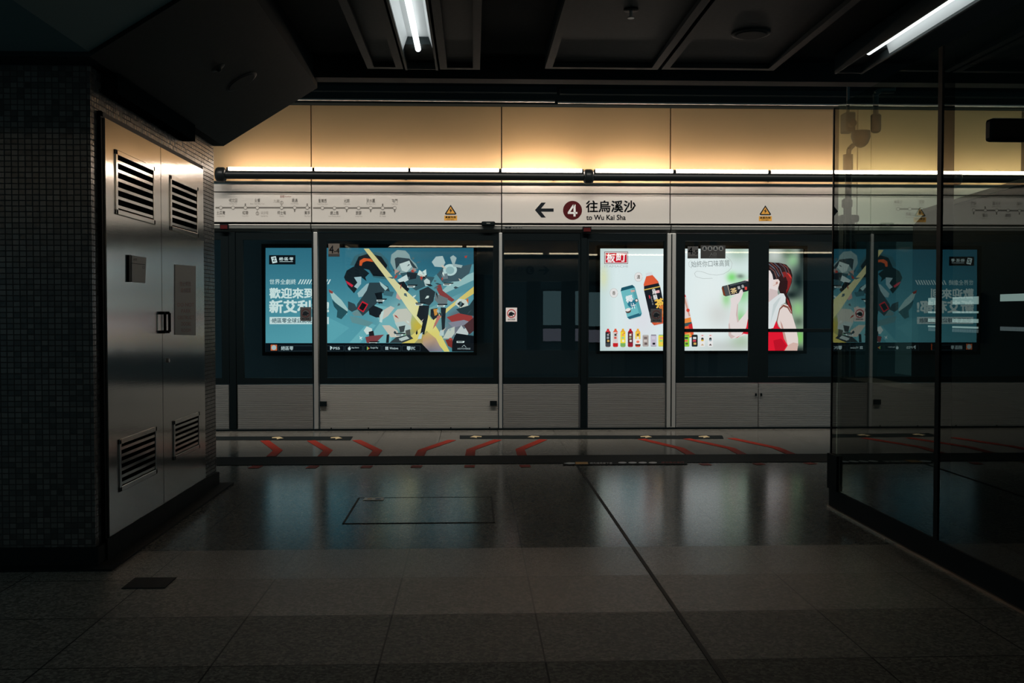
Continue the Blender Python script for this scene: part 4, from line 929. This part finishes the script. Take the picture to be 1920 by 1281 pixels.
# ---- pale lightbox on the opposite track wall, met only as a reflection
t = thing('advertising_lightbox', 'pale blue lightbox across the other track, seen as a reflection in the door glass', 'advertisement', (2.7, -6.0, 0.7))
MB().box(1.9, 4.4, -6.0, -5.9, 0.65, 2.15).build('casing', M_black, t)
M_op = emitter('pale_blue_backlit_film', lin(150, 190, 200)[:3], 0.9)
MB().box(1.95, 4.35, -5.9, -5.894, 1.15, 2.1).build('upper_film', M_op, t)
MB().box(1.95, 4.35, -5.9, -5.894, 0.70, 1.05).build('lower_film', emitter('lilac_backlit_film', lin(186, 184, 206)[:3], 0.8), t)
M_optube = emitter('warm_tube_opposite', (1.0, 0.80, 0.56), 7.0)
zc = 2.75
t = thing('light_beam', 'strip light of the opposite screen, seen as a bright line reflected in the door glass', 'strip light', (1, YO + 0.25, zc), 'strip lights of the opposite screen')
MB().cyl((-7, YO + 0.25, zc), (9, YO + 0.25, zc), 0.046, n=20).build('housing', M_hous, t, smooth=True)
for a, b in ((-6.9, -2.2), (-2.1, -0.25), (-0.15, 1.62), (1.78, 2.9), (3.05, 5.2), (5.3, 8.6)):
    MB().cyl((a, YO + 0.25, zc + 0.066), (b, YO + 0.25, zc + 0.066), 0.017, n=12).build('upper_tube', M_optube, t, smooth=True)
t = thing('direction_sign', 'arrow and number sign of the opposite platform, seen mirrored in the door glass', 'sign', (1.3, YO, 2.2))
m = MB(); fo = lambda x, y: Vector((x, YO + 0.002, y)); fo2 = lambda x, y: Vector((x, YO + 0.004, y))
poly2(m, [(1.8, 2.44), (1.7, 2.54), (1.64, 2.54), (1.71, 2.46), (1.54, 2.46), (1.54, 2.42), (1.71, 2.42), (1.64, 2.34), (1.7, 2.34)], fo)
text(m, '往屯門', fo, 1.17, 2.54, 0.78, 2.42); text(m, 'to Tuen Mun', fo, 1.17, 2.39, 0.8, 2.34)
m.build('lettering', M_ink, t)
m = MB(); poly2(m, ell(1.34, 2.44, .1, .1, 30), fo); d_ = m.build('platform_disc', M_red_ink, t); m = MB(); text(m, '3', fo2, 1.385, 2.50, 1.295, 2.38, 0.015); m.build('numeral', M_white_ink, d_)

# ================================================================== STEEL DOORS IN THE TILED WALL
XF = XL + 0.03               # face of the steel doors
def wx(px): return onX(px, 587, XF).y
def steel_door(y0, y1, z0, z1, label, up, low, notice, handle_y):
    t = thing('steel_door', label, 'door', (XL, (y0 + y1) / 2, z0), 'pair of stainless steel doors')
    cut = []
    X0 = XL + 0.012; X1 = XL + 0.03
    for (a, b, c, d) in (up, low): cut.append((a, b, c, d))
    s = MB()
    (ya, yb_, za, zb), (yc, yd, zc_, zd) = up, low
    # sheet around the two openings
    s.box(X0, X1, y0, y1, zb, z1).box(X0, X1, y0, ya, za, zb).box(X0, X1, yb_, y1, za, zb)
    s.box(X0, X1, y0, y1, zd, za).box(X0, X1, y0, yc, zc_, zd).box(X0, X1, yd, y1, zc_, zd).box(X0, X1, y0, y1, z0, zc_)
    s.build('door_sheet', M_sheet, t)
    for (a, b, c, d), nm in ((up, 'upper_louvre'), (low, 'lower_louvre')):
        f = MB(); w = 0.028
        f.box(X0, X1 + 0.008, a, b, c, c + w).box(X0, X1 + 0.008, a, b, d - w, d).box(X0, X1 + 0.008, a, a + w, c, d).box(X0, X1 + 0.008, b - w, b, c, d)
        lo = f.build(nm, M_sheet, t, bevel=0.003)
        n = 6
        for k in range(n):
            z = c + w + (d - c - 2 * w) * (k + 0.15) / n; hh = 0.012
            MB().prism([(X0 - 0.055, z + hh * 2.0), (X0 - 0.055, z + hh * 2.0 + 0.006), (X1 + 0.004, z + 0.016), (X1 + 0.004, z)], lambda x, zz: (x, a + w, zz), lambda x, zz: (x, b - w, zz)).build('slat', M_sheet, lo)
        MB().box(X0 - 0.07, X0 - 0.06, a, b, c, d).build('backing', M_black, lo)
    MB().tube([(X1, handle_y, 1.17), (X1 + 0.03, handle_y, 1.17), (X1 + 0.03, handle_y, 1.285), (X1, handle_y, 1.285)], 0.009).build('handle', M_black, t, smooth=True, label='dark bar handle')
    return t
dz0, dz1 = 0.125, 2.285
yA, yS, yD = wx(201), wx(304), wx(383)
def lv(pxa, pya, pxb, pyb):           # louvre outline from its near-top and far-bottom corners
    ya = wx(pxa); yb2 = wx(pxb)
    return ya, yb2
u1 = lv(218, 0, 291, 0); u2 = lv(320, 0, 372, 0)
zt1 = onX(218, 281, XF).z; zb1 = onX(218, 402, XF).z
zt2 = onX(320, 329, XF).z; zb2 = onX(320, 432, XF).z
zt3 = onX(291, 800, XF).z; zb3 = onX(220, 925, XF).z; zt4 = onX(372, 772, XF).z; zb4 = onX(323, 865, XF).z
D1 = steel_door(yA, yS - 0.004, dz0, dz1, 'near leaf of the stainless steel double door, with a small card holder', (u1[0], u1[1], zb1, zt1), (wx(219), wx(290), zb3, zt3), None, yS - 0.045)
D2 = steel_door(yS + 0.004, yD, dz0, dz1, 'far leaf of the stainless steel double door, with a tall paper notice', (u2[0], u2[1], zb2, zt2), (wx(322), wx(371), zb4, zt4), None, yS + 0.045)
# black door frame round the pair
fr = MB().box(XL - 0.002, XL + 0.02, yA - 0.03, yA - 0.003, 0.1, dz1 + 0.03).box(XL - 0.002, XL + 0.02, yD + 0.003, yD + 0.03, 0.1, dz1 + 0.03).box(XL - 0.002, XL + 0.02, yA - 0.03, yD + 0.03, dz1 + 0.004, dz1 + 0.03)
fr.box(XL - 0.115, XL - 0.10, yA - 0.02, yD + 0.02, 0.105, dz1 + 0.02)
struct(fr.build('trim_8', M_black))
struct(MB().box(XL, XL + 0.03, yA - 0.03, yD + 0.03, 0.012, 0.122).build('trim_9', M_band))
# card holder and notice
X1 = XL + 0.03
def dx_(x, y, d=0.0): return onX(x, y, X1 + d)
def sheet_on_door(p, m_, name, par, d=0.0, label=None):
    pts = [dx_(*q, d) for q in p]; mb = MB()
    mb.add([v for v in pts] + [v + Vector((0.004, 0, 0)) for v in pts], [(0, 1, 2, 3), (7, 6, 5, 4), (0, 4, 5, 1), (1, 5, 6, 2), (2, 6, 7, 3), (3, 7, 4, 0)])
    return mb.build(name, m_, par, label=label)
hd = sheet_on_door([(246, 479), (273, 483), (271, 531), (246, 529)], M_paper, 'card_holder', D1, label='pale card in a dark holder')
MB().add([dx_(242, 478), dx_(246, 478), dx_(246, 529), dx_(242, 529), dx_(242, 478, .012), dx_(246, 478, .012), dx_(246, 529, .012), dx_(242, 529, .012)],
         [(0, 1, 2, 3), (7, 6, 5, 4), (0, 4, 5, 1), (1, 5, 6, 2), (2, 6, 7, 3), (3, 7, 4, 0)]).build('holder_edge', M_black, hd)
fnd = lambda x, y: dx_(x, y, 0.0055)
m = MB(); text(m, '消防', fnd, 249, 484.5, 257, 489); poly2(m, [(246, 493), (272, 496), (272, 497), (246, 494)], fnd); text(m, '12', fnd, 267, 499, 271, 504); m.build('lettering', M_ink, hd)
nt_ = sheet_on_door([(327, 496), (366, 499), (366, 629), (327, 628)], M_paper, 'paper_notice', D2, label='tall grey paper notice')
m = MB()
for k, (s_, a, b) in enumerate((('禁止停放', 337, 350), ('請勿阻塞', 339, 350))): text(m, s_, fnd, a, 528 + k * 12, b + 8, 537 + k * 12)
for k, s_ in enumerate(('DO NOT', 'PARK', 'OBSTRUCT', 'DOORS', 'ROOM')): text(m, s_, fnd, 333 if len(s_) > 5 else 340, 568 + k * 12, 364 if len(s_) > 5 else 358, 575 + k * 12)
m.build('lettering', M_rose_ink, nt_, label='faded red lettering')
MB().lathe(dx_(314, 676), (1, 0, 0), [(0.012, 0), (0.014, 0.006), (0.012, 0.012)], 16).build('keyhole', M_steel, D2)

# ================================================================== CEILING
def tray(x0, x1, y0, y1, label):
    t = thing('ceiling_panel', label, 'ceiling panel', ((x0 + x1) / 2, (y0 + y1) / 2, 3.0), 'dark metal ceiling panels')
    w = 0.05
    MB().box(x0 + w, x1 - w, y0 + w, y1 - w, 3.03, 3.05).build('sheet', M_tray, t)
    r = MB()
    for (a, b, c, d, e, f) in ((x0, x0 + w, y0, y1, 3.0, 3.045), (x1 - w, x1, y0, y1, 3.0, 3.045), (x0 + w, x1 - w, y0, y0 + w, 3.0, 3.045), (x0 + w, x1 - w, y1 - w, y1, 3.0, 3.045)): r.box(a, b, c, d, e, f)
    r.build('rim', M_rim, t)
    MB().box(x0, x1, y0, y1, 3.05, 3.14).build('back_pan', M_ceil, t)
    return t
yE = onZ(900, 131, 3.0).y
tx = [onZ(690, 131, 3.0).x, onZ(764, 129, 3.0).x, onZ(817, 129, 3.0).x, onZ(900, 131, 3.0).x]
tray(tx[0], tx[1] - 0.03, 3.6, yE, 'dark ceiling panel left of the centre ceiling tube')
tray(tx[2] + 0.03, tx[3], 3.6, yE, 'dark ceiling panel right of the centre ceiling tube')
T2 = tray(onZ(1020, 135, 3.0).x, onZ(1230, 135, 3.0).x, 3.6, yE - 0.05, 'dark ceiling panel above the number sign, with a sprinkler')
T3 = tray(onZ(1236, 136, 3.0).x, onZ(1446, 136, 3.0).x, 3.6, yE - 0.06, 'dark ceiling panel with a round speaker beside the right ceiling tube')
def lamp(x0, x1, xt, y1, yt, label):
    t = thing('ceiling_light', label, 'ceiling light', ((x0 + x1) / 2, y1 - 1.2, 3.0), 'recessed fluorescent ceiling lights')
    c = MB(); c.box(x0 - 0.015, x0, 3.6, y1, 2.995, 3.13).box(x1, x1 + 0.015, 3.6, y1, 2.995, 3.13).box(x0, x1, y1 - 0.012, y1, 3.0, 3.13)
    c.build('channel', M_dark, t)
    MB().prism([(x0, 3.012), (x0 + 0.03, 3.10), (x1 - 0.03, 3.10), (x1, 3.012), (x1, 3.125), (x0, 3.125)], lambda x, z: (x, 3.6, z), lambda x, z: (x, yt - 0.10, z)).build('reflector', M_refl, t, label='pale reflector')
    MB().box(x0, x1, yt - 0.10, y1 - 0.012, 3.05, 3.12).build('end_pan', M_dark, t)
    MB().cyl((xt, 3.7, 3.045), (xt, yt, 3.045), 0.019, n=14).build('tube', M_lamp, t, smooth=True, label='white glowing tube')
    MB().cyl((xt, yt, 3.045), (xt, yt + 0.03, 3.045), 0.021, n=14).build('tube_cap', M_black, t, smooth=True)
lamp(tx[1], tx[2], onZ(784, 92, 3.045).x, yE + 0.01, onZ(784, 92, 3.045).y, 'white ceiling tube in a channel above the blue advert')
lamp(onZ(1572, 135, 3.0).x, onZ(1617, 135, 3.0).x, onZ(1629, 98, 3.045).x, yE, onZ(1629, 98, 3.045).y, 'white ceiling tube in a channel above the dark glass wall')
p = onZ(1183, 18, 3.03)
t = thing('sprinkler', 'small sprinkler rose on the ceiling panel above the number sign', 'sprinkler', (p.x, p.y, 3.03))
MB().lathe((p.x, p.y, 3.03), (0, 0, -1), [(0.04, 0), (0.045, 0.004), (0.03, 0.008)], 20).build('rose', M_rim, t, smooth=True)
MB().cyl((p.x, p.y, 3.03), (p.x, p.y, 2.985), 0.008).cyl((p.x, p.y, 2.985), (p.x, p.y, 2.98), 0.02).build('head', M_steel, t)
p = onZ(1408, 62, 3.03)
t = thing('ceiling_speaker', 'round dark speaker set in the ceiling panel at the right', 'speaker', (p.x, p.y, 3.03))
MB().lathe((p.x, p.y, 3.03), (0, 0, -1), [(0.12, 0), (0.12, 0.008), (0.105, 0.012)], 32).build('bezel', M_rim, t, smooth=True)
MB().lathe((p.x, p.y, 3.018), (0, 0, -1), [(0.104, 0), (0.09, 0.004)], 32).build('grille', M_ceil, t)
# fittings on the sloping soffit
nrm = Vector((b_.z - a_.z, 0, -(b_.x - a_.x))).normalized()
def on_slope(px, py):
    d = ray(px, py); k = (a_ - CP).dot(nrm) / d.dot(nrm); return CP + d * k
p = on_slope(408, 126)
t = thing('sprinkler', 'small sprinkler rose on the sloping soffit above the tiled wall', 'sprinkler', p)
MB().lathe(p, nrm, [(0.045, 0), (0.045, 0.006), (0.02, 0.012), (0.008, 0.03)], 20).build('rose', M_rim, t, smooth=True)
p = on_slope(452, 152)
t = thing('ceiling_speaker', 'round dark speaker set in the sloping soffit above the tiled wall', 'speaker', p)
MB().lathe(p, nrm, [(0.11, 0), (0.11, 0.006), (0.10, 0.010)], 28).build('bezel', M_tray, t, smooth=True)
MB().lathe(p + nrm * 0.010, nrm, [(0.098, 0), (0.09, 0.003)], 28).build('grille', M_ceil, t)

# ================================================================== DARK GLASS WALL ON THE RIGHT
yg = [onX(1561, 587, XG).y, onX(1760, 587, XG).y]
yg.append(yg[1] - (yg[0] - yg[1])); ZGT = onX(1563, 203, XG).z
lab = ['dark reflective glass pane at the far corner of the glass wall', 'dark reflective glass pane at the right edge, nearer than the black mullion']
for k in range(2):
    t = thing('glass_screen', lab[k], 'glass panel', (XG, (yg[k] + yg[k + 1]) / 2, 0.13), 'panes of the dark glass wall')
    MB().box(XG, XG + 0.016, yg[k + 1] + 0.025, yg[k] - (0.008 if k == 0 else 0.025), 0.13, ZGT, front=5).build('pane', [M_clear, M_mir], t)
t = thing('glass_post', 'black mullion between the two panes of the dark glass wall', 'post', (XG, yg[1], 0.13)); MB().box(XG - 0.006, XG + 0.06, yg[1] - 0.022, yg[1] + 0.022, 0.13, ZGT).build('mullion', M_black, t)
t = thing('glass_post', 'black edge post at the far corner of the dark glass wall', 'post', (XG, yg[0], 0.13)); MB().box(XG - 0.004, XG + 0.03, yg[0] - 0.004, yg[0] + 0.012, 0.13, ZGT).build('mullion', M_black, t)
MB().box(XG - 0.02, XG - 0.003, yg[0] - 0.15, yg[0] + 0.02, 0.13, 0.36).build('clamp_shoe', M_black, t)
struct(MB().box(XG - 0.006, XG + 0.25, 1.9, yg[0] + 0.02, 0.0, 0.13).build('baseboard_right', M_band))
struct(MB().box(XG - 0.020, XG - 0.0065, 1.9, yg[0] + 0.02, 0.0, 0.012).build('trim_10', mat('bronze_floor_edge', (0.55, 0.40, 0.30), 0.3, 0.9)))
# things behind the glass
t = thing('stair_parapet', 'dark solid parapet behind the glass wall at the right edge', 'parapet', (3.1, 4.5, 0.0))
MB().prism([(2.0, 0), (6.75, 0), (6.75, 1.88), (6.6, 1.94), (2.0, 2.10)], lambda y, z: (3.0, y, z), lambda y, z: (3.15, y, z)).build('wall_slab', M_black, t)
MB().box(2.75, 2.99, 2.0, 7.4, 0, 0.80).build('low_wall', M_black, t)
MB().prism([(6.6, 1.94), (2.0, 2.10), (2.0, 2.13), (6.6, 1.97)], lambda y, z: (2.97, y, z), lambda y, z: (3.18, y, z)).build('coping', M_dark, t)
M_pale = emitter('pale_screen_light', (0.72, 0.84, 0.92), 0.5)
def wall_screen(label, px0, px1, py0, py1, bands, grid):
    XS = 2.975; y0, y1 = onX(px1, 587, XS).y, onX(px0, 587, XS).y; ym = (y0 + y1) / 2
    z_ = lambda py: H + (587 - py) / F * ym
    t = thing('display_screen', label, 'screen', (XS, ym, z_(py1)), 'screens on the parapet behind the glass wall')
    MB().box(XS, 2.992, y0, y1, z_(py1), z_(py0)).build('casing', M_black, t)
    for (a, b) in bands: MB().box(XS - 0.002, XS, y0 + 0.02, y1 - 0.02, z_(b), z_(a)).build('lit_band', M_pale, t)
    if grid:
        g = MB(); n = 40
        for k in range(n):
            ya_ = y0 + 0.02 + (y1 - y0 - 0.04) * k / n; g.box(XS - 0.002, XS, ya_, ya_ + (y1 - y0) / n * 0.5, z_(grid[1]), z_(grid[0]))
        g.build('dotted_band', mat('grey_dots', (0.2, 0.2, 0.25), 0.5, emit=(0.6, 0.65, 0.8, 0.18)), t)
wall_screen('dark screen with pale horizontal bands, left one behind the glass wall', 1738, 1838, 551, 642, [(557, 571), (584, 587.5), (598, 605), (612, 615.5)], (617, 623))
wall_screen('dark screen with one pale band, at the right edge behind the glass wall', 1872, 1960, 546, 640, [(550, 564)], (614, 622))
Yc = 8.2
def P8(px, py): return onY(px, py, Yc)
t = thing('dome_camera', 'dome camera on a bent pole seen through the glass wall corner', 'security camera', (P8(1592, 440).x, Yc, 0))
q = P8(1614, 246)
MB().lathe(q, (0, 0, -1), [(0.075, 0), (0.078, 0.05), (0.07, 0.07), (0.06, 0.10), (0.035, 0.125), (0.01, 0.135)], 24).build('dome', M_dark, t, smooth=True)
MB().tube([P8(1600, 272), P8(1592, 280), P8(1590, 300)], 0.02, 10).build('bent_arm', M_dark, t, smooth=True)
MB().cyl(P8(1590, 290), P8(1590, 318), 0.04, n=16).build('sleeve', M_dark, t, smooth=True)
a2 = P8(1591, 440); MB().cyl((a2.x, Yc, 0), P8(1591, 318), 0.026, n=16).build('pole', M_dark, t, smooth=True)
t = thing('box_camera', 'boxy camera housing hanging behind the glass wall corner', 'security camera', P8(1588, 246))
b0, b1 = P8(1573, 246), P8(1605, 209)
MB().box(b0.x + 0.06, b1.x, Yc, Yc + 0.14, b0.z, b1.z).build('housing', M_dark, t, bevel=0.012)
MB().cyl((b0.x + 0.10, Yc - 0.05, b0.z + 0.06), (b0.x + 0.10, Yc, b0.z + 0.06), 0.03).build('lens', M_black, t)
MB().box(b0.x + 0.09, b0.x + 0.11, Yc + 0.06, Yc + 0.08, b1.z, 4.0).build('hanger', M_dark, t)
t = thing('hanging_speaker', 'rounded speaker hanging from a hooked rod behind the glass wall', 'speaker', P8(1642, 247))
q0, q1 = P8(1642, 247), P8(1642, 214)
MB().lathe(q0, (0, 0, 1), [(0.02, -0.01), (0.036, 0.0), (0.042, 0.02), (0.042, q1.z - q0.z - 0.01), (0.03, q1.z - q0.z)], 20).build('body', M_dark, t, smooth=True)
MB().tube([q1, P8(1642, 176), P8(1650, 170), P8(1676, 170)], 0.022, 10).build('hook', M_dark, t, smooth=True)
q2 = P8(1676, 170); MB().cyl(q2, (q2.x, Yc, 4.0), 0.015).build('rod', M_dark, t, smooth=True)
t = thing('help_point', 'short bollard with a round head seen through the glass wall', 'bollard', (P8(1588, 418).x, 8.6, 0))
k0 = onY(1570, 418, 8.6); k1 = onY(1606, 404, 8.6); kc = (k0.x + k1.x) / 2
MB().box(kc - 0.05, kc + 0.05, 8.55, 8.65, 0, k0.z).build('column', M_dark, t)
MB().box(k0.x, k1.x, 8.52, 8.68, k0.z, k1.z).build('collar', M_dark, t, bevel=0.02)
MB().lathe((kc, 8.6, k1.z), (0, 0, 1), [(0.03, 0), (0.03, 0.06), (0.045, 0.075), (0.045, 0.13), (0.03, 0.145)], 20).build('head', M_dark, t, smooth=True)
t = thing('projecting_sign', 'black rounded sign box sticking out from the glass wall at the right edge', 'sign', (2.1, 3.5, 1.88))
s0 = onY(1853, 265, 3.5); s1 = onY(1853, 222, 3.5)
MB().box(s0.x, XG - 0.03, 3.48, 3.53, s0.z, s1.z).build('sign_box', M_black, t, bevel=0.012)
MB().box(XG - 0.03, XG - 0.0, 3.47, 3.54, s0.z - 0.03, s1.z + 0.03).build('wall_plate', M_black, t)

# ================================================================== ON THE FLOOR
def fz(z): return lambda x, y: onZ(x, y, z)
def floor_poly(mb, pts, z): poly2(mb, pts, fz(z))
def sticker(px0, px1, yt, yb, slant, label, arrows, group):
    m = MB(); pts = [(px0, yt), (px1, yt), (px1 - slant, yb), (px0, yb)]
    t = thing('floor_sticker', label, 'floor sticker', onZ((px0 + px1) / 2, yb), group)
    floor_poly(m, pts, 0.002); m.build('vinyl_strip', M_strip, t)
    for (ax, s_) in arrows:
        a = MB(); yc = (yt + yb) / 2
        floor_poly(a, [(ax - 11 * s_, yc), (ax - 3 * s_, yt + .6), (ax + 11 * s_, yt + 1.6), (ax + 11 * s_, yc - .2), (ax + 2 * s_, yc - .4), (ax + 2 * s_, yb - 1.6), (ax - 4 * s_, yc + .4)], 0.004)
        a.build('arrow', M_gold, t, label='pale yellow arrow')
    return t
sticker(380, 662, 818.5, 825.5, 5, 'black floor strip with yellow arrows in front of the tiled wall side door', [(521, -1), (631, -1)], 'black arrow strips at the door thresholds')
sticker(862, 1354, 816.5, 823, -3, 'long black floor strip with four yellow arrows below the middle doors', [(892, 1), (1000, 1), (1212, -1), (1321, -1)], 'black arrow strips at the door thresholds')
def chevron(p, low, label):
    t = thing('queue_line', label, 'floor marking', onZ(*p[len(p) // 2]), 'red queue lines on the floor')
    m = MB(); w = 0.044
    def strip(pp):
        ws = [onZ(*q) for q in pp]; L = []; Rr = []
        for i, q in enumerate(ws):
            d = (ws[min(i + 1, len(ws) - 1)] - ws[max(i - 1, 0)]).normalized(); n = Vector((-d.y, d.x, 0))
            L.append(q + n * w); Rr.append(q - n * w)
        z = Vector((0, 0, 0.0025))
        for i in range(len(ws) - 1): m.quad(L[i] + z, L[i + 1] + z, Rr[i + 1] + z, Rr[i] + z)
    strip(p); m.build('upper_stroke', M_redtape, t)
    if low: m = MB(); strip(low); m.build('lower_stroke', M_redtape, t)
chevron([(496, 826.5), (521, 845), (508, 856.5)], [(484, 873.5), (474, 878.5)], 'leftmost red queue chevron, nearest the tiled wall')
chevron([(583, 826.5), (615, 845), (604, 856.5)], [(590, 873.5), (582, 878.5)], 'second red queue chevron from the left, under the slogan')
chevron([(668, 825.5), (708, 845), (699, 856.5)], [(690, 873.5), (685, 878)], 'red chevron pointing right, just past the left black strip')
chevron([(848, 825.5), (792, 844.5), (786, 856)], [(783, 873), (779, 877.5)], 'red chevron pointing left, just before the middle black strip')
chevron([(934, 825), (883, 843.5), (881, 855.5)], [(881, 872.5), (880, 877)], 'red chevron pointing left under the first arrow of the middle strip')
chevron([(1019, 824.5), (975, 843), (979, 855)], [(983, 872), (986, 876.5)], 'red chevron pointing left under the second arrow of the middle strip')
chevron([(1202, 823.5), (1275, 841), (1296, 853)], [(1318, 869.5), (1327, 873)], 'red queue line bending right under the white advert bottles')
chevron([(1287, 823), (1370, 841), (1392, 852.5)], [(1418, 869), (1428, 872)], 'red queue line bending right under the woman on the advert')
chevron([(1370, 822), (1455, 840), (1484, 852)], [(1512, 868), (1526, 871)], 'rightmost red queue line, nearest the glass wall')
# strip of symbols at the edge of the granite band
t = thing('floor_label', 'narrow strip of tiny yellow, white and red symbols along the dark granite band', 'floor sticker', onZ(1180, 869))
m = MB(); floor_poly(m, [(1055, 866), (1285, 864.5), (1290, 870.5), (1056, 871.5)], 0.0055); m.build('vinyl_strip', M_strip, t)
m = MB(); floor_poly(m, [(1057, 868.7), (1066, 866.9), (1078, 867.6), (1078, 869.8), (1066, 870.6)], 0.007)
m.build('white_arrow', M_white_ink, t)
for k in range(4): m = MB(); poly2(m, ell(1167 + k * 19, 867.6, 8, 1.6, 16), fz(0.007)); m.build('white_disc', M_white_ink, t)
m = MB(); text(m, '請先讓乘客下車', fz(0.007), 1106, 866.9, 1148, 870.2); m.build('white_lettering', M_white_ink, t)
m = MB(); floor_poly(m, [(1079, 866.4), (1102, 866.2), (1103, 870.6), (1079, 870.8)], 0.007); m.build('yellow_symbol', M_yellow, t)
m = MB(); text(m, '請勿靠近車門', fz(0.007), 1240, 865.6, 1282, 868.8); m.build('red_lettering', M_redtape, t)
# access cover
t = thing('access_cover', 'tiled access cover with a dark metal frame set in the floor', 'access cover', onZ(785, 960))
pts = [onZ(640.5, 982.5), onZ(673.5, 933), onZ(922, 933), onZ(929.5, 981)]
x0 = (pts[0].x + pts[1].x) / 2; x1 = (pts[2].x + pts[3].x) / 2; y0 = (pts[0].y + pts[3].y) / 2; y1 = (pts[1].y + pts[2].y) / 2
MB().box(x0, x0 + 0.012, y0, y1, 0, 0.003).box(x1 - 0.012, x1, y0, y1, 0, 0.003).box(x0, x1, y0, y0 + 0.014, 0, 0.003).build('frame', M_strip, t)
MB().box(x0, x1, y1 - 0.006, y1, 0, 0.0025).build('rear_edge', M_strip, t)
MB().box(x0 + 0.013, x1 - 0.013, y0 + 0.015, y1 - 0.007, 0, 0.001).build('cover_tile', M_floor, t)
t = thing('floor_tag', 'small white label stuck at the corner of the access cover', 'label', onZ(700, 935.5))
c4 = [(680, 938), (684, 933.2), (721, 933.2), (719, 938)]
m = MB(); floor_poly(m, c4, 0.004); m.build('paper', M_white_ink, t)
m = MB(); floor_poly(m, [(688, 936.6), (690, 934.4), (698, 934.4), (697, 936.6)], 0.005); m.build('yellow_mark', M_gold, t)
m = MB(); poly2(m, ell(709, 935.5, 6, 1.2, 16), fz(0.005)); m.build('blue_mark', mat('blue_print', (0.04, 0.14, 0.25), 0.5), t)
t = thing('floor_plate', 'small square black plate in the floor at the lower left', 'floor plate', onZ(278, 1094))
f0 = onZ(228, 1104.5); f1_ = onZ(326, 1084)
MB().box(f0.x, onZ(308, 1104.5).x, f0.y, f1_.y, 0, 0.004).build('plate', M_strip, t)
